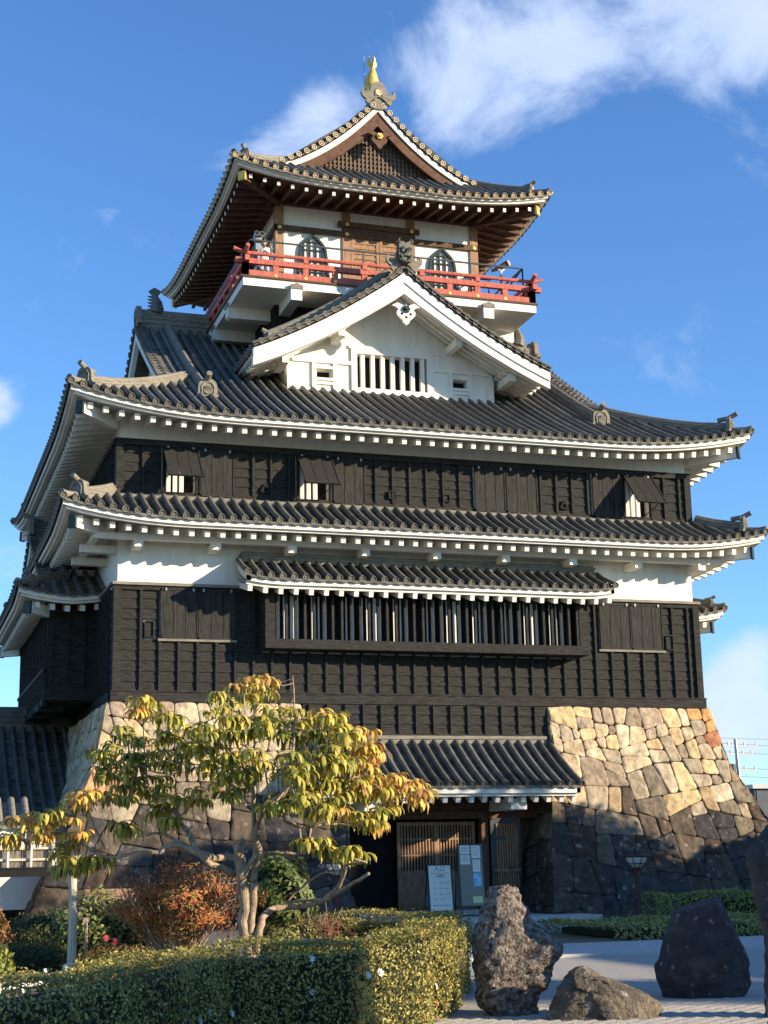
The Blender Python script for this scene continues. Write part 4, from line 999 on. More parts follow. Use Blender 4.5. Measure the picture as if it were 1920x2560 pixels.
def block(x_in, side, name):
    """side +1 right block (outer corner X=WX+o), -1 left block"""
    bk = MB(); st = MB()
    zs = [ZB+(6.17-ZB)*i/16 for i in range(17)]
    xo = (lambda z: WX+oz(z)) if side > 0 else (lambda z: -oz(z)); xi = x_in
    e = .035
    for a, b_ in zip(zs[:-1], zs[1:]):
        bk.quad((xo(a)-side*e, -oz(a)+e, a), (xi(a)+side*e, -oz(a)+e, a), (xi(b_)+side*e, -oz(b_)+e, b_), (xo(b_)-side*e, -oz(b_)+e, b_))
        bk.quad((xo(a)-side*e, -oz(a)+e, a), (xo(a)-side*e, WY+oz(a), a), (xo(b_)-side*e, WY+oz(b_), b_), (xo(b_)-side*e, -oz(b_)+e, b_))
        bk.quad((xi(a)+side*e, -oz(a)+e, a), (xi(a)+side*e, 2.0, a), (xi(b_)+side*e, 2.0, b_), (xi(b_)+side*e, -oz(b_)+e, b_))
    bk.quad((xo(6.17), -oz(6.17)+e, 6.17), (xi(6.17), -oz(6.17)+e, 6.17), (xi(6.17), WY, 6.17), (xo(6.17), WY, 6.17))
    # front face stones
    u0, u1 = (11.6, WX+3.6) if side > 0 else (-3.6, 7.4)
    def mapf(u, z):
        x = min(max(u, xi(z)), xo(z)) if side > 0 else max(min(u, xi(z)), xo(z)); return Vector((x, -oz(z), z))
    bound = [(u0, ZB), (u1, ZB), (u1, 6.17), (u0, 6.17)]
    # clip by the slanted edges with a few half planes
    for za, zb_ in ((-.75, 1.3), (1.3, 3.5), (3.5, 6.16)):
        pass
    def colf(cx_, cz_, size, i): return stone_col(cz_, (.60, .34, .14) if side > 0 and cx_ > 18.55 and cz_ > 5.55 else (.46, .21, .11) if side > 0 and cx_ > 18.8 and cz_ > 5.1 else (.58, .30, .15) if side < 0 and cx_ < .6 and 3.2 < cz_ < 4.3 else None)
    # cut the region to the real outline by adding dense clipping polygon
    out = [(xo(z), z) for z in zs]; inn = [(xi(z), z) for z in zs]
    poly = (inn+out[::-1]) if side > 0 else (out+inn[::-1])
    stone_face(st, 31+side, bound_clip(poly), mapf, Vector((0, -.9, .43)).normalized(), colf, rnd)
    # outer side face
    sd = 23+side
    def maps(u, z): return Vector((xo(z), max(u, -oz(z)), z))
    poly = [(-oz(z), z) for z in zs]+[(WY, 6.17), (WY, ZB)]
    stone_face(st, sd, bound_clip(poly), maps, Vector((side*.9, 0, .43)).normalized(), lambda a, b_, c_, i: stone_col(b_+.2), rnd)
    # inner jamb
    sd = 40+side
    def mapj(u, z): return Vector((xi(z), max(u, -oz(z)), z))
    poly = [(-oz(z), z) for z in zs]+[(.9, 6.17), (.9, ZB)]
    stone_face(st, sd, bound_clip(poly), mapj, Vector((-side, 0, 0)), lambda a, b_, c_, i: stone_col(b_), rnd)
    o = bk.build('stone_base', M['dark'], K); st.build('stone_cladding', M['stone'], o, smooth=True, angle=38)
def bound_clip(poly):
    """non-convex outline is approximated by its convex hull"""
    pts = sorted(set((round(a, 4), round(b_, 4)) for a, b_ in poly))
    def cr(o, a, b_): return (a[0]-o[0])*(b_[1]-o[1])-(a[1]-o[1])*(b_[0]-o[0])
    lo, hi = [], []
    for p in pts:
        while len(lo) > 1 and cr(lo[-2], lo[-1], p) <= 0: lo.pop()
        lo.append(p)
    for p in pts[::-1]:
        while len(hi) > 1 and cr(hi[-2], hi[-1], p) <= 0: hi.pop()
        hi.append(p)
    return lo[:-1]+hi[:-1]
M['stone'] = mat('stone_blocks', (.66, .64, .62), (1.25, 1.22, 1.2), .9, 3.5, (1, 1, 1), 1.0, 6, attr='Col', spots=(5, .60, .80, (.34, .31, .26)), spec=.12)
block(xr, 1, 'right'); block(lambda z: 5.53+(.0 if z > 5 else (5-z)*.2), -1, 'left')
# ================================================================ leaves
GZ = -.35
def leafmesh(name, pos, nrm_, size, aspect, cols, matl, parent=None, seed=0, fold=.25, jitter=1.0, curl=0.0, droop=0.0):
    """many small folded leaves; pos (N,3), nrm (N,3), size (N,), cols (N,3)"""
    g = np.random.RandomState(seed); N_ = len(pos)
    n = nrm_+g.normal(0, .55*jitter, (N_, 3)); n /= np.linalg.norm(n, axis=1)[:, None]+1e-9
    t = g.normal(0, 1, (N_, 3)); t[:, 2] -= droop; t -= n*(t*n).sum(1)[:, None]; t /= np.linalg.norm(t, axis=1)[:, None]+1e-9
    b = np.cross(n, t); L = size[:, None]; Wd = L*aspect
    p0 = pos; p1 = pos+t*L*.5+b*Wd*.5+n*L*fold*.4; p2 = pos+t*L+n*L*curl; p3 = pos+t*L*.5-b*Wd*.5+n*L*fold*.4
    V = np.stack([p0, p1, p2, p3], 1).reshape(-1, 3)
    me = bpy.data.meshes.new(name); me.vertices.add(4*N_); me.vertices.foreach_set('co', V.astype(np.float32).ravel())
    idx = np.arange(N_)*4; F = np.stack([idx, idx+1, idx+2, idx, idx+2, idx+3], 1).reshape(-1)
    me.loops.add(6*N_); me.loops.foreach_set('vertex_index', F.astype(np.int32))
    me.polygons.add(2*N_); me.polygons.foreach_set('loop_start', (np.arange(2*N_)*3).astype(np.int32)); 
    me.materials.append(matl); ca = me.color_attributes.new('Col', 'FLOAT_COLOR', 'POINT')
    C4 = np.ones((N_, 4, 4), dtype=np.float32); C4[:, :, :3] = cols[:, None, :]; ca.data.foreach_set('color', C4.ravel())
    me.update(calc_edges=True); me.validate(verbose=False)
    o = bpy.data.objects.new(name, me); COL.objects.link(o)
    if parent: o.parent = parent
    return o
M['leaf'] = mat('glossy_leaf', (1, 1, 1), (1, 1, 1), .5, 3, bump=0, spec=.28, attr='Col', trans=.22)
M['leafmat'] = mat('matt_leaf', (1, 1, 1), (1, 1, 1), .65, 3, bump=0, spec=.25, attr='Col', trans=.2)
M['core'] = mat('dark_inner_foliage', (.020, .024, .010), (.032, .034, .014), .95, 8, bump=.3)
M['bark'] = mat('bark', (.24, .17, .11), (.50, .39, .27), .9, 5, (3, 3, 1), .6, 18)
M['twig'] = mat('pale_twig', (.30, .24, .17), (.42, .34, .25), .8, 9, bump=.2)
M['redstem'] = mat('red_leaf_stalk', (.45, .10, .07), (.35, .12, .07), .6, 9, bump=0)
M['postwood'] = mat('weathered_post', (.55, .46, .34), (.75, .66, .50), .85, 3, (14, 14, .8), .4, 10)
def palette(g, n, cols, w=None, v=.18):
    cols = np.array(cols); c = cols[g.choice(len(cols), n, p=w)]; return np.clip(c*(1+g.normal(0, v, (n, 1))), .004, 1)
def blob_pts(g, n, c, r, shell=.75, lump=.25, flat=None, zmin=None):
    d = g.normal(0, 1, (n, 3)); d /= np.linalg.norm(d, axis=1)[:, None]
    if flat: d[:, 2] = np.where(d[:, 2] < -.2, -d[:, 2]*.5, d[:, 2])
    ph = g.uniform(0, 6, 6); L = 1+lump*(np.sin(d[:, 0]*5+ph[0])*np.sin(d[:, 1]*5+ph[1])+.6*np.sin(d[:, 2]*7+ph[2]+d[:, 0]*6))
    rad = (shell+(1-shell)*g.uniform(0, 1, n)**.5)*L
    p = np.array(c)+d*rad[:, None]*np.array(r)
    if zmin is not None: k = p[:, 2] > zmin; return p[k], d[k]
    return p, d
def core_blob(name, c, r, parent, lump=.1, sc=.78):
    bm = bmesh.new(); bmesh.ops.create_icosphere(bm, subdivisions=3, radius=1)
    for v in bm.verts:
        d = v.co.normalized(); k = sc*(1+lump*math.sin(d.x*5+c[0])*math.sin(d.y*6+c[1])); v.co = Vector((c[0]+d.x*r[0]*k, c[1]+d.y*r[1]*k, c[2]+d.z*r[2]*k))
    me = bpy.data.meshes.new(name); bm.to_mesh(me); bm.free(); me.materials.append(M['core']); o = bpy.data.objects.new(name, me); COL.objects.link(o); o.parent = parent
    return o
# ================================================================ ground
from mathutils import noise as NZ
def plane(name, x0, x1, y0, y1, z, m_, nx=2, ny=2, kind='structure', hf=None):
    mb = MB()
    vs = [(lerp(x0, x1, i/nx), lerp(y0, y1, j/ny)) for j in range(ny+1) for i in range(nx+1)]
    mb.add([(x, y, z+(hf(x, y) if hf else 0)) for x, y in vs], [(j*(nx+1)+i, j*(nx+1)+i+1, (j+1)*(nx+1)+i+1, (j+1)*(nx+1)+i) for j in range(ny) for i in range(nx)])
    o = mb.build(name, m_); return tag(o, kind=kind)
M['soil'] = mat('soil_ground', (.15, .13, .09), (.24, .21, .15), .95, 1.5, bump=.6, bscale=25)
M['gravel'] = mat('white_gravel', (.40, .37, .31), (.68, .64, .56), .95, 45, bump=1.0, bscale=60, contrast=(.3, .7))
M['pave'] = mat('stone_paving', (.42, .41, .38), (.54, .53, .50), .85, 6, bump=.25, bscale=60)
plane('ground', -1500, 1500, -600, 2500, GZ-.03, M['soil'])
def gravel_h(x, y): return .018*math.sin((x*.5+y)*2*math.pi/.24) if y < -24.5 else .004*NZ.noise(Vector((x*4, y*4, 0)))
plane('gravel', -2.0, 16, -40, -15.1, GZ, M['gravel'], 90, 620, hf=gravel_h)
plane('paved_path', -2.0, 40, -15.1, -10.9, GZ+.02, M['pave'])
pc = MB(); pc.box(-2, 40, -15.22, -15.1, GZ-.02, GZ+.06); tag(pc.build('path_kerb', M['pave']), kind='structure')
pb = MB(); pb.add([(-9, -27, -.02), (-1.0, -25.2, -.02), (3.2, -19, -.02), (3.0, -10, -.02), (2.6, -5, .0), (-12, -5, .0), (-14, -20, 0), (-5.5, -29.5, -.02)], [tuple(range(8))])
tag(pb.build('planting_bed', M['soil']), kind='structure')
st = MB(); st.box(5.8, 13.2, -3.9, 1.2, GZ-.05, 0.0); st.box(5.8, 12.9, -4.4, -3.9, GZ-.05, -.17); tag(st.build('entrance_step', M['pave']), kind='structure')
gf = MB(); gf.box(5.5, 13.3, -.6, .6, 0.0, .13); tag(gf.build('entrance_floor', M['pave']), kind='structure')
# ================================================================ hedge
g = np.random.RandomState(3)
HP = [(-8.0, -35.0), (-6.4, -32.6), (-4.95, -30.65), (-4.3, -29.7), (-3.5, -28.2), (-2.75, -27.1), (-2.0, -26.65), (-1.1, -26.45), (-.45, -26.1), (.05, -25.4), (.9, -23.7), (1.65, -22.0), (2.35, -20.4), (2.6, -19.1), (2.15, -18.1), (1.4, -17.8), (.7, -18.2)]
def cr(P, n=10):
    out = []
    for i in range(len(P)-1):
        p0, p1, p2, p3 = [np.array(P[min(max(k, 0), len(P)-1)]) for k in (i-1, i, i+1, i+2)]
        for t in np.linspace(0, 1, n, endpoint=False): out.append(.5*((2*p1)+(-p0+p2)*t+(2*p0-5*p1+4*p2-p3)*t*t+(-p0+3*p1-3*p2+p3)*t**3))
    return np.array(out+[P[-1]])
def strip_plant(name, P, hw, z0, z1, dens, label, cat, cols, size, group=None, seed=1, matl='leaf', kind=None, cam=None, aspect=.55):
    g = np.random.RandomState(seed); c = cr(P); seg = np.diff(c, axis=0); L = np.linalg.norm(seg, axis=1); cum = np.r_[0, np.cumsum(L)]; tot = cum[-1]; H = z1-z0
    per = 2*H+2*hw; N_ = int(tot*per*dens)
    root = thing(name, label, cat, (float(c[len(c)//2, 0]), float(c[len(c)//2, 1]), z0), group)
    if kind: root['kind'] = kind
    off = np.array(root.location)
    s = g.uniform(0, tot, N_); i = np.clip(np.searchsorted(cum, s)-1, 0, len(L)-1); t = (s-cum[i])/L[i]; p = c[i]+seg[i]*t[:, None]; tn = seg[i]/L[i][:, None]; nn = np.stack([tn[:, 1], -tn[:, 0]], 1)
    # cross-section param: 0..H left face up, top, right face down (rounded)
    q = g.uniform(0, per, N_); rr = .16
    lat = np.where(q < H, -hw, np.where(q < H+2*hw, q-H-hw, hw)); z = np.where(q < H, q, np.where(q < H+2*hw, H, per-q)); 
    nl = np.where(q < H, -1., np.where(q < H+2*hw, 0, 1.)); nz_ = np.where((q >= H) & (q < H+2*hw), 1., 0.)
    e = np.minimum(np.abs(np.abs(lat)-hw)+np.abs(H-z), rr)/rr; sh = (1-e)*rr*.45
    lat = lat-np.sign(lat)*sh; z = z-sh; nl = nl+np.sign(lat)*(1-e)*.7; nz_ = nz_+(1-e)*.7
    wob = .05*np.sin(s*2.3+z*3)+.03*np.sin(s*5.1+lat*4)+g.normal(0, .022, N_)
    lat = lat+nl*wob; z = z+nz_*(wob*.6)+g.exponential(.012, N_)*nz_
    pos = np.c_[p+nn*lat[:, None], z0+z]; nr = np.c_[nn*nl[:, None], nz_]
    col = palette(g, N_, cols); sz = g.uniform(.75, 1.25, N_)*size
    leafmesh('leaves', pos-off, nr, sz, aspect, col, M[matl], root, seed)
    # core
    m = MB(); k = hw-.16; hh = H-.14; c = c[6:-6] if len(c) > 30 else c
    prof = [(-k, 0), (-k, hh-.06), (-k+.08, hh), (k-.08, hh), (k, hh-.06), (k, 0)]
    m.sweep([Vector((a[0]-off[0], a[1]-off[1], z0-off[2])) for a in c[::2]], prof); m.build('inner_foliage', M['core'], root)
    return root, off, c
hcols = [(.40, .36, .09), (.26, .25, .07), (.52, .44, .12), (.15, .17, .05), (.38, .27, .08)]
hedge, hoff, hc = strip_plant('camellia_hedge', HP, .43, GZ, .70, 1350, 'long clipped green hedge with small white and pink flowers curving across the foreground', 'hedge', hcols, .043, seed=3)
fl = MB(); fr = np.random.RandomState(9)
def flower(mb, p, n_, r, k=7):
    n_ = Vector(n_).normalized(); a = n_.orthogonal().normalized(); b_ = n_.cross(a)
    for lay, rr, hh in ((0, r, 0), (1, r*.6, r*.2)):
        for j in range(k):
            an = 2*math.pi*(j+.5*lay)/k; d_ = a*math.cos(an)+b_*math.sin(an); e_ = a*math.cos(an+.5)+b_*math.sin(an+.5); f_ = a*math.cos(an-.5)+b_*math.sin(an-.5)
            mb.add([p+n_*hh, p+e_*rr*.7+n_*(hh+.15*r), p+d_*rr+n_*(hh+.25*r), p+f_*rr*.7+n_*(hh+.15*r)], [(0, 1, 2, 3)])
M['petal'] = mat('white_petal', (.78, .76, .68), (.70, .66, .56), .6, 20, bump=0); M['pink'] = mat('pink_petal', (.70, .07, .12), (.55, .04, .08), .6, 20, bump=0)
pk = MB()
for i in range(24):
    j = fr.randint(25, len(hc)-20); t_ = hc[j+1]-hc[j]; t_ /= np.linalg.norm(t_); n2 = np.array([t_[1], -t_[0]]); top = fr.rand() < .35
    lat = fr.uniform(-.4, .4) if top else .46; z = .74 if top else fr.uniform(-.2, .6)
    p = Vector((hc[j][0]+n2[0]*lat-hoff[0], hc[j][1]+n2[1]*lat-hoff[1], z-hoff[2])); n3 = (0, 0, 1) if top else (n2[0], n2[1], .25)
    q_ = MB(); flower(q_, p, n3, fr.uniform(.03, .055)); q_.build('flower', M['petal'] if fr.rand() < .9 else M['pink'], hedge)
# low planting along the base of the stone wall
strip_plant('low_hedge', [(14.7, -3.7), (17, -3.8), (20, -3.8), (24, -3.7)], .5, GZ, .50, 420, 'low green hedge running along the foot of the right stone base', 'hedge', [(.28, .34, .09), (.18, .24, .07), (.36, .38, .11)], .075, seed=5, matl='leafmat')
strip_plant('creeping_shrubs', [(10.2, -8.2), (12, -8.2), (16, -8.2), (22, -8.2)], 2.5, GZ, -.06, 420, 'broad low bed of dull green shrubs beside the paved path', 'shrub bed', [(.30, .30, .09), (.38, .33, .13), (.42, .38, .14), (.20, .23, .07)], .085, seed=6, matl='leafmat', kind='stuff')
# ================================================================ shrubs
def shrub(name, label, c, r, n, size, cols, zb=None, lump=.22, matl='leafmat', stems=0, cat='shrub', seed=1, aspect=.5, shell=.7, core=True, flowers=None, group=None, droop=0.0):
    g = np.random.RandomState(seed); zb = c[2]-r[2] if zb is None else zb
    root = thing(name, label, cat, (c[0], c[1], zb), group); cc = (0, 0, c[2]-zb)
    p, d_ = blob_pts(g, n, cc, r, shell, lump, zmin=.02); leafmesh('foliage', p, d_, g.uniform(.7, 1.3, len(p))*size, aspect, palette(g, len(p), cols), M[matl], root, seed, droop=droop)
    if core: core_blob('inner_foliage', cc, (r[0], r[1], r[2]), root)
    if stems:
        m = MB()
        for i in range(stems):
            a = g.uniform(0, 6.28); e = g.uniform(.5, .95); q = Vector((math.cos(a)*r[0]*e, math.sin(a)*r[1]*e, cc[2]+r[2]*g.uniform(-.3, .75)))
            mid = q*.45+Vector((g.normal(0, .06), g.normal(0, .06), 0)); m.tube([(0, 0, 0), mid, q], [.022, .013, .006], 5)
            for _ in range(3):
                w = q+Vector(g.normal(0, .14, 3))+Vector((0, 0, .1)); m.tube([mid.lerp(q, g.uniform(.3, .9)), w], [.008, .004], 4)
        m.build('stems', M['twig'], root)
    if flowers:
        f = MB()
        for a, b_, c_ in flowers: flower(f, Vector((a, b_, c_)), (.1, -1, .2), .06, 6)
        f.build('flowers', M['pink'], root)
    return root
shrub('enkianthus_shrub', 'large loose twiggy shrub with red and yellow-green leaves beside the trunk', (-1.75, -20.0, 1.0), (1.05, .75, .56), 10500, .08, [(.48, .11, .06), (.46, .18, .07), (.34, .28, .08), (.50, .26, .10), (.24, .22, .07), (.40, .13, .06)], zb=0, lump=.45, stems=55, seed=2, aspect=.30, shell=.3, core=False)
shrub('camellia_bush', 'dark glossy camellia bush with a pink flower beside the wooden prop', (-2.45, -17.2, .52), (.95, .7, .62), 5200, .085, [(.08, .11, .03), (.16, .19, .05), (.26, .29, .09), (.34, .33, .15)], zb=0, matl='leaf', seed=4, aspect=.6, flowers=[(-.1, -.72, .45), (.05, -.72, .4), (.3, -.6, .8)])
shrub('azalea_mound', 'clipped azalea mound turning orange-brown in front of the camellia bush', (-2.75, -20.9, .16), (.72, .55, .34), 4200, .05, [(.36, .20, .06), (.28, .17, .05), (.16, .11, .04), (.11, .09, .03)], zb=-.05, lump=.08, seed=5, aspect=.4)
shrub('clipped_shrub', 'rounded dark green clipped shrub against the stone base at far left', (-3.0, -13.6, .30), (.95, .8, .52), 4200, .06, [(.09, .10, .035), (.12, .12, .04), (.06, .07, .025)], zb=-.05, lump=.06, seed=6)
shrub('orange_shrub', 'bright orange-brown feathery shrub at the left edge of the garden', (-4.65, -17.0, .62), (.62, .6, .62), 4000, .07, [(.48, .24, .08), (.40, .18, .06), (.52, .32, .12)], zb=-.05, lump=.2, seed=7, aspect=.3)
shrub('ground_cover_bush', 'dark low bush between the orange shrub and the azalea mound', (-3.75, -17.8, .12), (.9, .5, .3), 2600, .06, [(.07, .09, .03), (.11, .12, .04)], zb=-.05, seed=8)
shrub('yellow_green_shrub', 'small upright yellow-green shrub at the bottom of the left edge', (-4.45, -20.4, .18), (.2, .2, .3), 500, .09, [(.35, .36, .08), (.22, .26, .07)], zb=-.05, seed=9, core=False)
shrub('broadleaf_bush', 'dark bush with pale glossy leaves just right of the tree trunk', (.05, -19.2, .98), (.58, .5, .72), 3600, .10, [(.07, .10, .03), (.12, .16, .045), (.20, .24, .08)], zb=0, matl='leaf', seed=10, aspect=.5)
shrub('nandina_bush', 'small red-leaved bush behind the hedge in front of the entrance', (.35, -20.4, .45), (.5, .4, .36), 1500, .08, [(.42, .10, .06), (.30, .12, .06), (.30, .22, .09)], zb=-.02, seed=11, aspect=.3, stems=14, core=False, shell=.3)
shrub('low_azalea', 'low yellow-green azalea behind the hedge between trunk and red-leaved bush', (-.25, -20.6, .40), (.6, .45, .32), 2400, .06, [(.24, .24, .07), (.14, .16, .05), (.30, .27, .09)], zb=-.02, seed=12)
# ================================================================ the big tree
BR = [[(-1.04, -21.52, -0.17, 0.115), (-1.05, -21.64, 0.31, 0.111), (-1.13, -21.77, 0.97, 0.108), (-1.18, -21.86, 1.43, 0.104), (-1.24, -21.89, 1.87, 0.1)], [(-0.94, -21.56, -0.17, 0.085), (-0.98, -21.67, 0.38, 0.08), (-1.02, -21.8, 0.97, 0.075), (-0.99, -21.91, 1.36, 0.07)], [(-1.24, -21.9, 1.66, 0.05), (-1.21, -21.85, 1.82, 0.05), (-1.17, -21.95, 1.91, 0.05)], [(-1.15, -21.87, 1.43, 0.05), (-1.03, -21.97, 1.7, 0.048), (-0.99, -22.11, 1.97, 0.045)], [(-1.0, -21.91, 1.38, 0.065), (-0.97, -22.0, 1.7, 0.059), (-1.06, -22.31, 2.11, 0.052), (-1.02, -22.85, 2.38, 0.046), (-0.9, -23.13, 2.52, 0.04), (-0.82, -23.25, 2.7, 0.033), (-0.78, -23.16, 2.97, 0.027), (-0.62, -22.77, 3.34, 0.021), (-0.42, -21.99, 4.0, 0.014), (-0.4, -21.85, 4.33, 0.008)], [(-0.94, -21.67, 0.31, 0.075), (-0.91, -21.77, 0.67, 0.069), (-0.66, -21.17, 0.88, 0.062), (-0.39, -21.1, 0.94, 0.056), (-0.08, -21.26, 0.96, 0.049), (0.13, -21.57, 1.05, 0.043), (0.32, -22.14, 1.24, 0.036), (0.48, -22.66, 1.42, 0.03)], [(-0.39, -21.1, 0.94, 0.03), (-0.25, -21.12, 1.01, 0.03), (-0.04, -21.29, 1.05, 0.03), (0.13, -21.57, 1.04, 0.03)], [(0.13, -21.57, 1.07, 0.05), (0.24, -21.9, 1.21, 0.041), (0.27, -22.14, 1.42, 0.033), (0.29, -22.26, 1.54, 0.024), (0.47, -22.61, 1.58, 0.015)], [(0.26, -22.0, 1.28, 0.03), (0.25, -22.14, 1.49, 0.021), (0.21, -22.2, 1.63, 0.012)], [(-0.31, -21.09, 1.03, 0.022), (-0.17, -21.2, 1.19, 0.019), (0.05, -21.69, 1.43, 0.015), (0.18, -21.94, 1.42, 0.012)], [(-0.85, -21.68, 1.7, 0.04), (-0.58, -21.78, 1.74, 0.034), (-0.3, -21.83, 1.71, 0.028), (-0.09, -22.21, 1.84, 0.021), (0.05, -22.4, 1.93, 0.015)], [(-0.76, -22.67, 2.18, 0.03), (-0.41, -22.49, 2.05, 0.027), (-0.29, -22.58, 2.09, 0.023), (0.05, -22.6, 2.13, 0.02), (0.59, -22.44, 2.2, 0.017), (0.74, -22.34, 2.29, 0.013), (0.91, -22.23, 2.41, 0.01)], [(-0.82, -23.24, 2.65, 0.02), (-0.45, -22.93, 2.31, 0.016), (-0.25, -22.62, 2.11, 0.012)], [(-1.02, -22.87, 2.4, 0.02), (-1.1, -23.03, 2.75, 0.015), (-1.1, -22.84, 3.08, 0.01)], [(-0.15, -22.69, 2.18, 0.02), (-0.32, -23.07, 2.52, 0.017), (-0.39, -23.15, 2.88, 0.014), (-0.33, -22.89, 3.26, 0.011), (-0.19, -22.66, 3.51, 0.008)], [(0.05, -22.6, 2.13, 0.02), (0.17, -22.71, 2.49, 0.017), (0.28, -22.68, 2.77, 0.014), (0.67, -22.36, 2.69, 0.011), (1.22, -22.07, 2.61, 0.008)], [(0.17, -22.71, 2.49, 0.015), (0.21, -22.76, 2.95, 0.011), (0.15, -22.81, 3.22, 0.008)], [(-1.2, -21.9, 1.64, 0.075), (-1.37, -21.8, 1.69, 0.069), (-1.63, -21.89, 1.7, 0.062), (-1.87, -21.89, 1.81, 0.056), (-1.92, -21.62, 2.07, 0.049), (-2.02, -21.32, 2.26, 0.043), (-2.06, -21.11, 2.44, 0.036), (-2.2, -20.94, 2.54, 0.03)], [(-1.27, -21.64, 1.46, 0.065), (-1.55, -21.86, 1.58, 0.06), (-1.81, -21.94, 1.72, 0.056), (-2.02, -21.82, 1.87, 0.051), (-2.23, -21.8, 1.86, 0.047), (-2.45, -21.88, 1.78, 0.042), (-2.72, -21.71, 1.8, 0.038), (-2.94, -21.64, 1.72, 0.033), (-3.1, -21.45, 1.73, 0.029), (-3.31, -21.25, 1.87, 0.024), (-3.45, -21.24, 1.98, 0.02), (-3.58, -21.17, 1.96, 0.015)], [(-1.91, -21.87, 1.83, 0.04), (-2.11, -21.69, 1.95, 0.033), (-2.31, -21.47, 2.05, 0.027), (-2.5, -21.45, 2.03, 0.02)], [(-2.61, -21.74, 1.82, 0.014), (-2.55, -21.48, 2.01, 0.011), (-2.53, -21.18, 2.23, 0.008)], [(-3.08, -21.43, 1.84, 0.018), (-3.18, -21.33, 2.05, 0.015), (-3.33, -21.41, 2.39, 0.011), (-3.34, -21.44, 2.48, 0.008)], [(-2.2, -20.94, 2.54, 0.018), (-2.36, -20.83, 2.74, 0.016), (-2.43, -20.97, 3.02, 0.014), (-2.57, -21.54, 3.38, 0.012), (-2.69, -22.19, 3.67, 0.01), (-2.71, -22.44, 3.79, 0.008)], [(-2.69, -20.94, 2.57, 0.014), (-2.63, -20.92, 2.88, 0.01), (-2.69, -21.41, 3.32, 0.006)], [(-2.19, -20.89, 2.64, 0.018), (-2.09, -20.99, 2.87, 0.015), (-2.02, -21.28, 3.09, 0.011), (-1.89, -21.97, 3.42, 0.008)], [(-3.45, -21.24, 1.98, 0.012), (-3.59, -21.3, 2.08, 0.009), (-4.1, -21.26, 2.11, 0.007)], [(-3.34, -21.4, 2.32, 0.01), (-3.56, -21.54, 2.34, 0.008), (-3.76, -21.7, 2.38, 0.006)], [(-1.02, -22.02, 1.93, 0.04), (-1.22, -22.73, 2.55, 0.034), (-1.26, -22.68, 3.0, 0.027), (-1.23, -22.42, 3.41, 0.021), (-1.21, -22.16, 3.83, 0.014), (-1.21, -22.08, 4.1, 0.008)], [(-1.22, -22.73, 2.55, 0.02), (-1.36, -22.5, 2.78, 0.016), (-1.44, -22.32, 3.02, 0.012), (-1.52, -22.23, 3.38, 0.008)], [(-1.17, -22.56, 2.33, 0.02), (-1.43, -22.28, 2.7, 0.016), (-1.58, -21.95, 2.91, 0.012), (-1.67, -21.91, 3.14, 0.008)], [(-2.02, -21.32, 2.26, 0.02), (-1.88, -21.33, 2.38, 0.014), (-1.78, -21.4, 2.54, 0.008)], [(-1.91, -21.6, 2.09, 0.012), (-1.83, -21.56, 2.18, 0.009), (-1.82, -21.36, 2.47, 0.006)]]
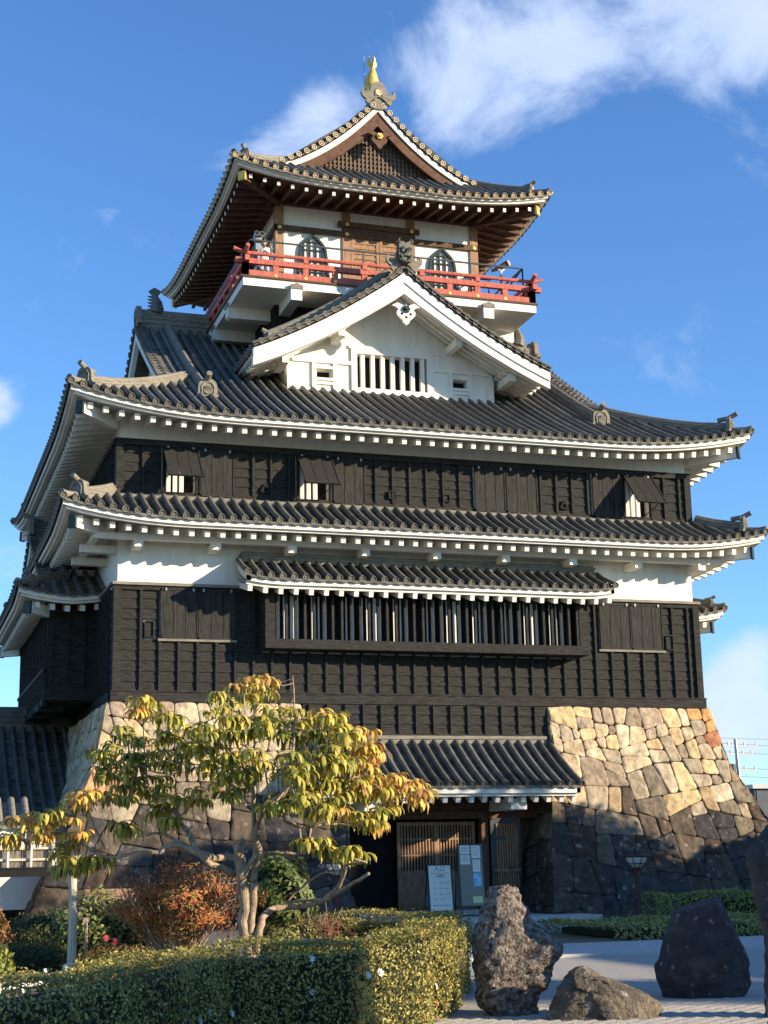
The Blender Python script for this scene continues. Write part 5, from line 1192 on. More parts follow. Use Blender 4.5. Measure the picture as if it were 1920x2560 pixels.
CLU = [(-2.8, -22.88, 3.84, 0.18, 2), (-2.53, -22.33, 3.64, 0.18, 1), (-2.49, -22.81, 3.64, 0.19, 1), (-2.87, -21.29, 3.57, 0.22, 0), (-3.19, -21.18, 3.19, 0.18, 0), (-3.11, -21.33, 3.11, 0.19, 0), (-2.79, -21.41, 2.99, 0.18, 1), (-3.04, -21.78, 3.29, 0.23, 0), (-2.5, -20.66, 3.08, 0.22, 0), (-2.34, -20.87, 3.22, 0.18, 1), (-2.26, -21.51, 3.2, 0.21, 1), (-2.06, -21.46, 3.39, 0.22, 1), (-2.01, -21.68, 3.58, 0.18, 1), (-1.93, -21.89, 3.47, 0.21, 1), (-1.81, -21.9, 3.33, 0.18, 1), (-2.09, -21.14, 3.01, 0.18, 1), (-1.87, -20.82, 3.07, 0.22, 1), (-2.17, -20.87, 2.88, 0.19, 0), (-2.38, -20.38, 2.71, 0.27, 0), (-2.26, -20.42, 2.66, 0.22, 0), (-2.16, -21.0, 2.46, 0.27, 0), (-2.75, -20.85, 2.74, 0.2, 0), (-2.92, -21.43, 2.55, 0.19, 0), (-3.09, -20.91, 2.57, 0.17, 1), (-3.37, -21.94, 2.6, 0.21, 2), (-3.54, -21.88, 2.6, 0.2, 2), (-3.09, -21.25, 2.63, 0.19, 2), (-3.56, -21.13, 2.52, 0.18, 0), (-3.84, -21.83, 2.38, 0.18, 1), (-4.17, -21.53, 2.33, 0.19, 2), (-4.36, -21.67, 2.26, 0.21, 2), (-4.06, -21.78, 2.25, 0.2, 2), (-3.75, -21.15, 2.31, 0.18, 2), (-3.61, -21.97, 2.24, 0.18, 2), (-3.56, -20.97, 2.06, 0.21, 2), (-3.45, -21.61, 2.07, 0.19, 2), (-3.98, -21.53, 2.03, 0.2, 2), (-4.43, -21.55, 2.04, 0.21, 2), (-4.2, -20.47, 1.99, 0.23, 2), (-3.58, -20.8, 1.9, 0.23, 1), (-3.56, -21.49, 1.71, 0.19, 0), (-3.23, -20.67, 1.71, 0.22, 0), (-3.19, -21.46, 1.66, 0.23, 0), (-3.08, -21.32, 1.72, 0.22, 0), (-2.79, -21.52, 2.13, 0.27, 0), (-1.79, -21.45, 2.66, 0.18, 2), (-1.93, -21.32, 2.54, 0.23, 0), (-1.76, -21.68, 2.62, 0.17, 1), (-1.52, -22.77, 2.5, 0.18, 0), (-1.27, -22.18, 2.62, 0.19, 0), (-1.7, -22.61, 3.92, 0.18, 1), (-1.39, -21.76, 3.94, 0.2, 1), (-1.82, -22.65, 3.68, 0.17, 0), (-1.91, -22.66, 3.5, 0.18, 0), (-1.59, -21.99, 3.47, 0.18, 0), (-1.59, -22.76, 3.4, 0.2, 0), (-1.42, -22.53, 3.63, 0.23, 1), (-1.4, -22.78, 3.38, 0.2, 0), (-1.02, -21.75, 4.02, 0.19, 1), (-1.07, -21.54, 4.24, 0.2, 2), (-1.08, -22.22, 4.2, 0.19, 2), (-1.84, -22.3, 3.12, 0.2, 0), (-1.72, -22.27, 3.21, 0.22, 0), (-1.48, -21.71, 3.06, 0.2, 0), (-1.55, -22.83, 3.08, 0.19, 0), (-1.41, -22.8, 2.99, 0.18, 0), (-1.39, -22.91, 2.81, 0.22, 0), (-1.58, -22.53, 2.78, 0.17, 0), (-1.54, -21.31, 2.9, 0.2, 0), (-1.64, -21.06, 3.01, 0.19, 0), (-1.14, -22.23, 3.12, 0.21, 0), (-1.15, -22.49, 2.92, 0.21, 0), (-2.95, -21.22, 3.05, 0.18, 0), (-3.09, -21.55, 2.89, 0.22, 0), (-2.54, -20.45, 2.85, 0.23, 1), (-2.18, -21.51, 2.19, 0.21, 1), (-3.4, -21.15, 2.4, 0.21, 1), (-1.46, -21.64, 2.74, 0.2, 0), (-1.99, -21.24, 3.19, 0.21, 0), (-1.99, -21.97, 3.28, 0.23, 1), (-2.55, -21.06, 3.44, 0.17, 0), (-2.63, -20.7, 3.23, 0.23, 0), (-2.38, -20.68, 2.89, 0.17, 0), (-2.26, -21.11, 3.39, 0.18, 1), (-2.23, -21.32, 3.52, 0.21, 0), (-2.84, -22.72, 3.67, 0.18, 2), (-2.62, -22.33, 3.8, 0.2, 1), (-3.5, -20.54, 1.64, 0.23, 0), (-3.4, -21.34, 1.57, 0.17, 0), (-3.64, -21.04, 2.27, 0.17, 1), (-3.85, -21.03, 2.2, 0.18, 2), (-4.18, -20.92, 2.14, 0.22, 2), (-1.35, -21.9, 2.96, 0.2, 0), (-1.53, -21.7, 3.35, 0.18, 0), (-0.77, -21.66, 4.3, 0.19, 2), (-0.83, -21.51, 4.14, 0.22, 1), (-0.74, -21.86, 4.23, 0.2, 2), (-1.07, -22.6, 3.79, 0.17, 0), (-0.77, -22.05, 3.77, 0.2, 1), (-0.49, -21.77, 3.83, 0.21, 1), (-0.57, -22.62, 3.72, 0.19, 1), (-0.95, -21.99, 3.66, 0.2, 0), (-1.08, -22.93, 3.48, 0.22, 0), (-0.71, -22.32, 3.4, 0.18, 0), (-0.65, -22.64, 3.39, 0.19, 0), (-0.46, -22.48, 3.36, 0.19, 1), (-0.25, -22.71, 3.72, 0.2, 2), (-0.13, -21.98, 3.69, 0.18, 1), (-0.22, -22.99, 3.6, 0.21, 1), (0.12, -22.26, 3.64, 0.2, 1), (0.05, -22.83, 3.5, 0.22, 1), (0.34, -22.52, 3.48, 0.17, 2), (0.47, -22.39, 3.4, 0.18, 2), (0.46, -22.9, 3.22, 0.22, 2), (0.64, -22.65, 3.14, 0.22, 2), (0.05, -23.16, 3.31, 0.22, 1), (-0.1, -23.15, 3.33, 0.18, 1), (-0.19, -22.8, 3.36, 0.19, 0), (-0.28, -22.79, 3.31, 0.22, 0), (0.27, -22.56, 3.1, 0.17, 2), (0.26, -22.89, 3.01, 0.2, 1), (0.45, -22.6, 2.96, 0.21, 2), (0.59, -22.49, 2.89, 0.17, 1), (0.0, -23.12, 2.93, 0.22, 1), (-0.17, -23.15, 2.88, 0.22, 1), (-0.09, -22.54, 2.96, 0.21, 0), (-0.55, -22.88, 3.1, 0.21, 0), (-0.75, -23.29, 3.05, 0.22, 0), (-0.6, -23.23, 2.92, 0.22, 0), (-0.8, -23.48, 2.73, 0.22, 1), (-0.49, -22.93, 2.8, 0.21, 1), (-0.84, -23.27, 2.87, 0.18, 0), (-0.86, -22.9, 2.8, 0.19, 0), (-1.05, -22.8, 2.95, 0.18, 1), (-1.25, -23.25, 3.05, 0.18, 1), (0.38, -22.36, 2.83, 0.18, 1), (0.09, -22.5, 2.73, 0.19, 1), (-0.26, -23.01, 2.68, 0.19, 0), (0.19, -22.64, 2.68, 0.18, 1), (0.38, -22.66, 2.68, 0.23, 1), (0.56, -22.72, 2.76, 0.21, 2), (0.86, -22.4, 2.76, 0.19, 2), (0.9, -22.65, 2.77, 0.17, 2), (1.38, -21.61, 2.77, 0.22, 2), (1.49, -21.75, 2.74, 0.22, 2), (1.65, -21.59, 2.7, 0.18, 2), (1.6, -22.02, 2.58, 0.2, 2), (1.4, -21.99, 2.56, 0.23, 2), (1.23, -21.82, 2.59, 0.23, 2), (0.73, -22.63, 2.58, 0.21, 1), (0.67, -22.2, 2.56, 0.21, 1), (1.03, -22.09, 2.37, 0.22, 1), (0.82, -22.49, 2.31, 0.23, 1), (0.39, -22.63, 2.54, 0.21, 1), (0.29, -22.29, 2.51, 0.21, 1), (-0.14, -23.08, 2.45, 0.18, 1), (-0.29, -23.1, 2.37, 0.21, 1), (0.05, -22.26, 2.33, 0.22, 1), (0.03, -22.82, 2.31, 0.19, 2), (0.3, -22.24, 2.18, 0.19, 1), (0.33, -22.62, 2.22, 0.17, 1), (0.42, -22.81, 2.14, 0.2, 1), (0.75, -22.23, 2.13, 0.21, 2), (-0.34, -22.95, 2.24, 0.23, 0), (-0.69, -23.05, 2.53, 0.18, 1), (-0.7, -23.61, 2.46, 0.23, 1), (-0.71, -22.59, 2.5, 0.23, 0), (-0.7, -22.88, 2.36, 0.19, 1), (-1.06, -23.39, 2.38, 0.19, 0), (-1.12, -23.09, 2.35, 0.23, 0), (-0.38, -22.77, 2.63, 0.22, 1), (-0.35, -22.65, 1.91, 0.18, 1), (-0.17, -22.5, 1.89, 0.23, 0), (0.18, -22.77, 1.78, 0.22, 1), (0.43, -22.27, 1.7, 0.2, 0), (0.31, -21.69, 1.68, 0.19, 0), (-0.97, -22.76, 2.32, 0.18, 0), (-0.45, -22.64, 1.89, 0.17, 1), (1.21, -22.25, 2.65, 0.18, 2), (1.34, -22.54, 2.56, 0.23, 2), (-0.22, -23.15, 3.15, 0.22, 1), (0.09, -22.66, 3.09, 0.21, 1), (0.37, -22.58, 3.19, 0.23, 2), (0.63, -22.22, 3.13, 0.21, 2), (-0.43, -22.97, 3.12, 0.21, 0), (-0.44, -22.23, 3.59, 0.2, 1), (-0.78, -22.38, 3.58, 0.18, 1)]
TREE = thing('daphniphyllum_tree', 'spreading tree with drooping yellow-green leaf clusters and twisted pale branches in front of the castle', 'tree', (-1.0, -21.7, 0.0)); TO = Vector((-1.0, -21.7, 0))
tm = MB(); 
def smooth_path(P, n=4):
    out = []
    for i in range(len(P)-1):
        p0, p1, p2, p3 = [Vector(P[min(max(k, 0), len(P)-1)][:3]) for k in (i-1, i, i+1, i+2)]; ra_, rb_ = P[i][3], P[i+1][3]
        for k in range(n):
            t = k/n; out.append((.5*((2*p1)+(-p0+p2)*t+(2*p0-5*p1+4*p2-p3)*t*t+(-p0+3*p1-3*p2+p3)*t**3), lerp(ra_, rb_, t)))
    out.append((Vector(P[-1][:3]), P[-1][3])); return out
for i, P in enumerate(BR):
    sp = smooth_path(P); pts = [p-TO+Vector((NZ.noise(p*5), NZ.noise(p*5+Vector((9, 0, 0))), NZ.noise(p*5+Vector((0, 9, 0)))))*min(.05, r_*.8) for p, r_ in sp]
    rs = [r_*.8*(1+.28*NZ.noise(p*11)) for p, r_ in sp]; tm.tube(pts, rs, 10 if rs[0] > .03 else 6)
    if i < 1: trunk_end = pts[-1]
tm.build('trunk', M['bark'], TREE, smooth=True)
allp = [(p, r_) for P in BR for p, r_ in smooth_path(P)]
tw = MB(); rs_ = MB(); lv = MB(); gr = random.Random(17)
def big_leaf(o, az, L, w, rise, droop_, col):
    d_ = Vector((math.cos(az), math.sin(az), 0)); side = Vector((-d_.y, d_.x, 0)); n = 4; p = o.copy(); el = rise; vs = []; tw_ = gr.uniform(-.5, .5)
    for i in range(n+1):
        t = i/n; ww = w*math.sin(math.pi*min(.97, .06+t*.92))**.8
        u_ = d_*math.cos(el)+Vector((0, 0, 1))*math.sin(el); nn = side.cross(u_); s2 = side*math.cos(tw_*t)+nn*math.sin(tw_*t)
        vs += [p-s2*ww*.5+nn*ww*.12, p.copy(), p+s2*ww*.5+nn*ww*.12]; p = p+u_*(L/n); el = max(el-droop_/n, -1.75)
    fs = [(i*3+j, i*3+j+1, i*3+j+4, i*3+j+3) for i in range(n) for j in range(2)]
    lv.col = col; lv.add(vs, fs)
for (x, y, z, s, tone) in CLU:
    c = Vector((x, y, z)); near = min(allp, key=lambda q: (q[0]-c).length+(.15 if q[0].z > z else 0)); b0 = near[0]-TO; c0 = c-TO
    mid = b0.lerp(c0, .5)+Vector((gr.uniform(-.05, .05), gr.uniform(-.05, .05), -.05)); r0_ = min(.014, near[1]*.7)
    tw.tube([b0, mid, c0], [r0_, r0_*.8, .006], 5)
    sub3 = [c0]+[c0+Vector((gr.uniform(-.17, .17), gr.uniform(-.17, .17), gr.uniform(-.14, .06))) for _ in range(gr.choice([0, 1, 1, 2]))]
    for q3 in sub3[1:]: tw.tube([c0, q3], [.006, .005], 4)
    n = 15*len(sub3)
    for k in range(n):
        c0 = sub3[k % len(sub3)]
        az = 2*math.pi*k/n*1.618*2+gr.uniform(-.3, .3); L = s*1.1*gr.uniform(.7, 1.2); rise = gr.uniform(-.1, .7)-(.5 if k < n*.4 else 0); 
        if tone == 2: c1 = gr.choice([(.66, .42, .08), (.62, .46, .10), (.66, .38, .13), (.56, .30, .08), (.60, .50, .11)])
        elif tone == 1: c1 = gr.choice([(.50, .44, .08), (.40, .37, .07), (.58, .46, .09), (.24, .26, .055), (.46, .38, .08)])
        else: c1 = gr.choice([(.26, .27, .05), (.40, .37, .065), (.50, .42, .07), (.15, .17, .035), (.56, .44, .08)])
        k_ = gr.uniform(.85, 1.25); c1 = tuple(v*k_ for v in c1)
        d_ = Vector((math.cos(az), math.sin(az), .4)); st_ = c0+d_*.045; rs_.tube([c0, st_], [.004, .003], 4)
        big_leaf(st_, az, L, L*gr.uniform(.24, .32), rise, gr.uniform(1.9, 3.0), c1)
tw.build('twigs', M['twig'], TREE); rs_.build('leaf_stalks', M['redstem'], TREE); lv.build('crown', M['leaf'], TREE, smooth=True)
# wooden prop under the left branch, stake, low fence
pr = MB(); pr.tube([(0, 0, -.3), (.01, 0, .9), (-.02, 0, 1.75)], [.075, .068, .062], 9); pr.beam((-.35, 0, 1.72), (.35, 0, 1.76), .06, .06)
o = pr.build('tree_prop', M['postwood']); o.location = (-3.2, -18.7, 0); tag(o, 'upright pale wooden prop supporting the left branches of the tree', 'post')
pr = MB(); pr.tube([(0, 0, 0), (0, 0, .75)], [.035, .03], 7); pr.box(-.05, .05, -.04, .04, .72, .8); o = pr.build('garden_stake', M['bark']); o.location = (-2.92, -18.2, 0); tag(o, 'short dark stake beside the wooden tree prop', 'stake')
fe = thing('bamboo_fence', 'low pale bamboo rail fence at the bottom left beyond the hedge', 'fence', (-4.2, -22.3, -.05)); fm_ = MB(); fp_ = MB()
for i in range(5):
    t = i/4; p = Vector((lerp(-.75, .62, t), lerp(-.95, 1.0, t), 0)); q_ = MB(); q_.tube([p, p+Vector((0, 0, .30))], .028, 7); q_.build('post', M['petal'], fe)
for z in (.12, .2): fm_.tube([(-.85, -1.1, z), (.72, 1.12, z)], .026, 7)
fm_.build('rails', M['petal'], fe)
# little roofed wooden notice box
nb = thing('roofed_notice_box', 'small orange-lit wooden box with a pitched roof behind the camellia bush', 'notice box', (-1.9, -14.6, 0))
q_ = MB(); q_.box(-.42, .42, -.12, .12, .35, .95); q_.box(-.36, .36, -.14, -.12, .42, .88); q_.build('box', M['orangelit'] if 'orangelit' in M else M['brownlit'], nb)
q_ = MB(); q_.add([(-.6, -.3, .92), (.6, -.3, .92), (.6, 0, 1.15), (-.6, 0, 1.15), (-.6, .3, .92), (.6, .3, .92), (-.6, -.3, .96), (.6, -.3, .96), (.6, 0, 1.19), (-.6, 0, 1.19), (-.6, .3, .96), (.6, .3, .96)], [(0, 1, 2, 3), (3, 2, 5, 4), (6, 7, 8, 9), (9, 8, 11, 10), (0, 1, 7, 6), (4, 5, 11, 10), (0, 6, 9, 3), (1, 7, 8, 2)]); q_.build('roof', M['brownlit'], nb)
for sx in (-.35, .35): q_ = MB(); q_.box(sx-.04, sx+.04, -.04, .04, -.1, .35); q_.build('leg', M['brownlit'], nb)
# ================================================================ rocks
def rock(name, label, base, rows, depth, m_, amp=.06, seed=0, fine=.02, yaw_=-18.3, group=None, nseg=64, sub_=3, sharp=None, facets=0):
    """rows: (z, xl, xr) silhouette seen from the front; lofted and roughened"""
    nr = 60; zs = [r_[0] for r_ in rows]; V = []; rr = random.Random(seed)
    for i in range(nr+1):
        z = lerp(zs[0], zs[-1], i/nr); xl = np.interp(z, zs, [r_[1] for r_ in rows]); xr_ = np.interp(z, zs, [r_[2] for r_ in rows]); cx_, hw = (xl+xr_)/2, (xr_-xl)/2
        dp = depth*(hw**.6)*1.0
        for j in range(nseg):
            a = 2*math.pi*j/nseg; ca, sa = math.cos(a), math.sin(a); e = .65
            V.append(Vector((cx_+hw*math.copysign(abs(ca)**e, ca), dp*math.copysign(abs(sa)**e, sa), z)))
    V.append(Vector(((rows[-1][1]+rows[-1][2])/2, 0, rows[-1][0]+.01)))
    F = [(i*nseg+j, i*nseg+(j+1) % nseg, (i+1)*nseg+(j+1) % nseg, (i+1)*nseg+j) for i in range(nr) for j in range(nseg)]+[(nr*nseg+j, nr*nseg+(j+1) % nseg, (nr+1)*nseg) for j in range(nseg)]
    out = []; o_ = Vector((seed*3.1, seed*1.7, 0)); cuts = []
    for _ in range(facets):
        pn = Vector((rr.gauss(0, 1), -abs(rr.gauss(.4, .8)), rr.gauss(.25, .6))).normalized(); cuts.append((pn, max(v.dot(pn) for v in V)*rr.uniform(.84, .96)))
    for v in V:
        c_ = Vector((v.x*.2, 0, v.z*.6+.2)); n_ = (v-c_).normalized()
        q = (v+o_)
        d_ = amp*1.6*NZ.noise(q*2.0)+amp*NZ.noise(q*4.5)+amp*.5*NZ.noise(q*9)
        f_ = fine*(NZ.noise(q*22)+.8*NZ.noise(q*40))
        rg = 1-abs(NZ.noise(q*6)) ; d_ -= amp*.5*max(0, rg-.85)*4
        w = v+n_*d_
        for pn, pd in cuts:
            e_ = w.dot(pn)-pd
            if e_ > 0: w = w-pn*e_*.88
        out.append(w+n_*f_)
    mb = MB(); mb.add(out, F); o = mb.build(name, m_, smooth=True, angle=sharp or 60); o.location = base; o.rotation_euler = (0, 0, R(yaw_)); tag(o, label, 'rock', group); return o
M['lava'] = mat('pitted_lava_rock', (.06, .042, .032), (.32, .27, .22), .95, 14, bump=1.0, bscale=30, contrast=(.38, .62), spots=(2.2, .60, .72, (.30, .15, .09)))
M['darkrock'] = mat('dark_garden_rock', (.040, .034, .033), (.075, .062, .058), .9, 4, bump=.6, bscale=14, spots=(11, .64, .70, (.22, .21, .20)))
M['brownrock'] = mat('brown_garden_rock', (.06, .048, .036), (.19, .155, .11), .9, 3.5, bump=.9, bscale=16, spots=(7, .62, .74, (.42, .38, .32)))
def cv(rows, x0, y0, s): return sorted([((y0-y)/s, (a-x0)/s, (b_-x0)/s) for y, a, b_ in rows])
rock('lava_rock', 'tall pitted brown lava rock standing just right of the hedge end', (1.6, -25.0, GZ-.0), cv([(120, 650, 740), (160, 540, 800), (200, 440, 835), (300, 395, 860), (400, 385, 925), (500, 345, 930), (600, 290, 930), (690, 230, 1100), (760, 205, 1230), (900, 185, 1280), (1000, 165, 1275), (1100, 150, 1225), (1200, 135, 1145), (1300, 115, 1085), (1400, 105, 1045), (1500, 110, 1015), (1600, 200, 1005), (1700, 330, 995), (1790, 360, 1000)], 610, 1745, 1040), .52, M['lava'], .075, 3, .03)
rock('dark_standing_rock', 'large dark broad rock with white lichen spots standing in the grey gravel', (4.92, -24.1, GZ-.0), cv([(880, 500, 940), (905, 455, 985), (960, 430, 1010), (1050, 400, 1060), (1150, 385, 1105), (1250, 360, 1135), (1350, 320, 1155), (1450, 275, 1190), (1550, 235, 1210), (1620, 175, 1215), (1700, 185, 1205), (1800, 230, 1175), (1900, 262, 1130), (1960, 270, 1110)], 690, 1935, 770), .42, M['darkrock'], .05, 5, .008, facets=7, sharp=30)
rock('low_brown_rock', 'low brown rock with one high hump lying in the gravel in front', (2.45, -26.0, GZ), cv([(1803, 440, 500), (1840, 400, 530), (1880, 375, 560), (1920, 330, 690), (1950, 300, 770), (2000, 272, 870), (2050, 250, 930), (2100, 228, 955), (2150, 205, 950), (2200, 160, 900), (2270, 120, 860), (2330, 110, 850)], 590, 2150, 530), .46, M['brownrock'], .075, 8, .022, facets=5, sharp=35)
rock('tall_edge_rock', 'very dark tall upright rock cut off by the right edge of the photo', (4.52, -27.0, GZ-.03), [(-.05, -.38, .6), (.36, -.36, .62), (.7, -.31, .6), (.95, -.28, .6), (1.2, -.36, .62), (1.45, -.38, .65), (1.8, -.43, .7), (2.02, -.42, .7), (2.15, -.33, .72), (2.3, -.19, .7), (2.5, .0, .6), (2.6, .15, .4)], .4, M['darkrock'], .05, 11, .01)
rock('squat_edge_rock', 'squat mottled rock at the foot of the tall rock in the bottom right corner', (3.75, -28.35, GZ), [(-.05, -.36, .4), (.2, -.36, .4), (.34, -.33, .36), (.44, -.24, .3), (.50, -.05, .2)], .4, M['lava'], .05, 12, .012)
rock('bed_rock', 'pale rough rock lying between the azalea mound and the hedge', (-1.95, -20.9, -.05), [(-.05, -.55, .5), (.1, -.5, .45), (.2, -.3, .3), (.28, -.1, .1)], .35, M['lava'], .05, 14, .012)
rock('grey_bed_rock', 'small upright grey rock beside the camellia bush', (-1.72, -18.6, -.05), [(-.05, -.2, .2), (.2, -.18, .18), (.42, -.12, .1), (.5, -.04, .04)], .3, M['brownrock'], .03, 15, .01)
rock('white_edge_stone', 'pale square-topped stone by the bamboo fence', (-3.35, -20.6, -.08), [(-.05, -.22, .22), (.2, -.2, .2), (.3, -.19, .19), (.33, -.1, .1)], .3, mat('pale_stone', (.45, .44, .42), (.6, .59, .57), .9, 6, bump=.5), .02, 16, .01)
# ================================================================ garden lamps
def lamp(loc, label, h=1.95):
    L_ = thing('garden_lamp', label, 'garden lamp', loc, 'red posted garden lamps')
    m = MB(); m.tube([(0, 0, -.05), (0, 0, h-.35)], .075, 14); m.tube([(0, 0, -.02), (0, 0, .03)], .13, 14); m.build('pole', M['lampred'], L_)
    m = MB(); prof = [(.0, .08), (.12, .11), (.22, .2), (.3, .32), (.33, .40)]
    vs = []; n = 20
    for r_, z in prof: vs += [(r_*math.cos(2*math.pi*j/n), r_*math.sin(2*math.pi*j/n), h-.40+z-.05) for j in range(n)]
    m.add(vs, [(i*n+j, i*n+(j+1) % n, (i+1)*n+(j+1) % n, (i+1)*n+j) for i in range(4) for j in range(n)]); m.add([vs[4*n+j] for j in range(n)], [tuple(range(n))]); m.build('lamp_bowl', M['lampglass'], L_, smooth=True, angle=40)
    m = MB(); m.tube([(0, 0, h-.42), (0, 0, h-.33)], [.09, .12], 12)
    for a in (0, 45, 90, 135):
        ca, sa = math.cos(R(a)), math.sin(R(a)); m.tube([(ca*(r_+.008)*s_, sa*(r_+.008)*s_, h-.45+z) for s_ in (-1,) for r_, z in prof[::-1]]+[(ca*(r_+.008), sa*(r_+.008), h-.45+z) for r_, z in prof], .011, 5)
    for r_, z in ((.335, .40), (.235, .22)): m.tube([((r_+.006)*math.cos(2*math.pi*j/20), (r_+.006)*math.sin(2*math.pi*j/20), h-.45+z) for j in range(21)], .012, 5)
    m.tube([(0, 0, h+.0), (0, 0, h+.015)], [.40, .38], 20); m.build('lamp_cage', M['lampred'], L_)
M['lampred'] = mat('dark_red_paint', (.085, .03, .027), (.065, .026, .024), .5, 4, bump=.05)
M['lampglass'] = mat('frosted_glass', (.62, .62, .60), (.55, .55, .53), .3, 4, bump=0)
lamp((14.0, -4.56, GZ), 'red posted bowl lamp standing before the right stone base'); lamp((4.9, -6.0, GZ), 'red posted bowl lamp half hidden by the tree left of the entrance')
# ================================================================ signs at the entrance
FONT = None
def txt(s_, size, loc, rot, m_, parent, name='lettering', ax='CENTER'):
    c = bpy.data.curves.new(name, 'FONT'); c.body = s_; c.size = size; c.extrude = .001; c.align_x = ax; c.align_y = 'CENTER'
    o = bpy.data.objects.new(name, c); COL.objects.link(o); o.data.materials.append(m_)
    dg = bpy.context.evaluated_depsgraph_get(); me = bpy.data.meshes.new_from_object(o.evaluated_get(dg)); bpy.data.objects.remove(o)
    o = bpy.data.objects.new(name, me); COL.objects.link(o); me.materials.clear(); me.materials.append(m_); o.location = loc; o.rotation_euler = rot; o.parent = parent; return o
M['paper'] = mat('sign_paper', (.82, .76, .64), (.76, .70, .58), .7, 5, bump=0); M['ink'] = mat('ink', (.03, .03, .035), (.05, .05, .055), .7, 5, bump=0); M['taupe'] = mat('taupe_board', (.23, .21, .16), (.26, .24, .18), .7, 5, bump=.02)
M['bluepaper'] = mat('blue_print', (.12, .38, .62), (.45, .65, .80), .6, 7, bump=0, detail=2); M['yelpaper'] = mat('yellow_print', (.75, .62, .22), (.72, .68, .42), .6, 12, bump=0, detail=2)
M['pale_ink'] = mat('pale_ink', (.33, .33, .34), (.42, .42, .43), .7, 5, bump=0)
def aboard(name, label, loc, w, h, zb, lean, rz, face, content, back=.55):
    A = thing(name, label, 'sign', loc); A.rotation_euler = (0, 0, R(rz)); t = math.tan(R(lean))
    def F(x, z, n=0): return Vector((x, z*t-n, z))
    f = MB(); H_ = zb+h
    for s_ in (-1, 1): f.beam(F(s_*w/2, 0), F(s_*w/2, H_), .035, .035, up=(0, 1, 0))
    for z in (zb, H_, .03): f.beam(F(-w/2, z), F(w/2, z), .035, .035)
    for s_ in (-1, 1): f.beam((s_*w/2, H_*t+.03, H_), (s_*w/2, H_*t+back, 0), .03, .03, up=(0, 1, 0))
    f.beam((-w/2, H_*t+back-.1, .25), (w/2, H_*t+back-.1, .25), .025, .025); f.build('frame', M['greenblk'], A)
    b_ = MB(); b_.add([F(-w/2, zb, .01), F(w/2, zb, .01), F(w/2, H_, .01), F(-w/2, H_, .01), F(-w/2, zb, -.01), F(w/2, zb, -.01), F(w/2, H_, -.01), F(-w/2, H_, -.01)], [(0, 1, 2, 3), (7, 6, 5, 4), (0, 4, 5, 1), (1, 5, 6, 2), (2, 6, 7, 3), (3, 7, 4, 0)]); b_.build('board', face, A)
    bk = MB(); bk.quad((-w/2, H_*t+.05, H_), (w/2, H_*t+.05, H_), (w/2, H_*t+back*.75, .3), (-w/2, H_*t+back*.75, .3)); bk.build('back_board', M['metalgrey'], A)
    content(A, F, w, h, zb, (R(90)-math.atan(t), 0, 0)); return A
def quadp(A, F, x0, x1, z0, z1, m_, n=.013, name='notice'):
    q = MB(); q.quad(F(x0, z0, n), F(x1, z0, n), F(x1, z1, n), F(x0, z1, n)); return q.build(name, m_, A)
def c_entry(A, F, w, h, zb, rot):
    T = zb+h
    txt('入口', .17, F(0, T-.12, .014), rot, M['ink'], A, 'entrance_lettering')
    q = MB(); q.quad(F(-w*.37, T-.235, .014), F(w*.37, T-.235, .014), F(w*.37, T-.225, .014), F(-w*.37, T-.225, .014)); q.build('rule_line', M['ink'], A)
    txt('入場料', .095, F(0, T-.31, .014), rot, M['ink'], A, 'admission_lettering')
    g_ = random.Random(3); q = MB()
    def ln(x0, x1, z, hh=.02):
        x = x0
        while x < x1:
            l_ = g_.uniform(.012, .03); q.quad(F(x, z-hh/2, .014), F(min(x1, x+l_), z-hh/2, .014), F(min(x1, x+l_), z+hh/2, .014), F(x, z+hh/2, .014)); x += l_+.008
    ln(-.12, .16, T-.385, .012)
    for z in (.50, .66, .81): ln(-w*.3, -w*.22, T-z, .028); ln(-w*.04, w*.12, T-z, .028); ln(w*.2, w*.37, T-z, .028)
    for z in (.95,): ln(-w*.33, -w*.1, T-z, .022); ln(-w*.02, w*.14, T-z, .028)
    ln(-w*.36, w*.38, T-1.12, .03); q.build('price_lines', M['pale_ink'], A)
def c_notice(A, F, w, h, zb, rot):
    T = zb+h; spec = [(-.30, -.02, .03, .27, 'paper'), (-.30, -.02, .30, .56, 'paper'), (.03, .29, .04, .39, 'paper'), (.05, .27, .43, .77, 'paper'), (.05, .28, .80, 1.17, 'bluepaper'), (-.0, .28, 1.45, 1.63, 'yelpaper')]
    g_ = random.Random(5)
    for x0, x1, a, b_, m_ in spec:
        o_ = quadp(A, F, x0, x1, T-b_, T-a, M[m_]); q = MB()
        if m_ == 'paper':
            for i in range(5):
                z = T-a-.05-(b_-a-.08)*i/5; q.quad(F(x0+.03, z-.008, .015), F(x1-g_.uniform(.03, .1), z-.008, .015), F(x1-.04, z+.006, .015), F(x0+.03, z+.006, .015))
            q.build('printed_lines', M['pale_ink'], o_)
aboard('entrance_sign', 'white A-frame board with black characters for entrance and prices, the shorter of the two', (9.13, -2.0, 0.0), .68, 1.28, .16, 11, -8, M['paper'], c_entry)
aboard('notice_board', 'tall taupe A-frame board with pinned notices beside the white entrance sign', (9.98, -2.3, 0.0), .72, 1.72, .28, 9, -8, M['taupe'], c_notice)
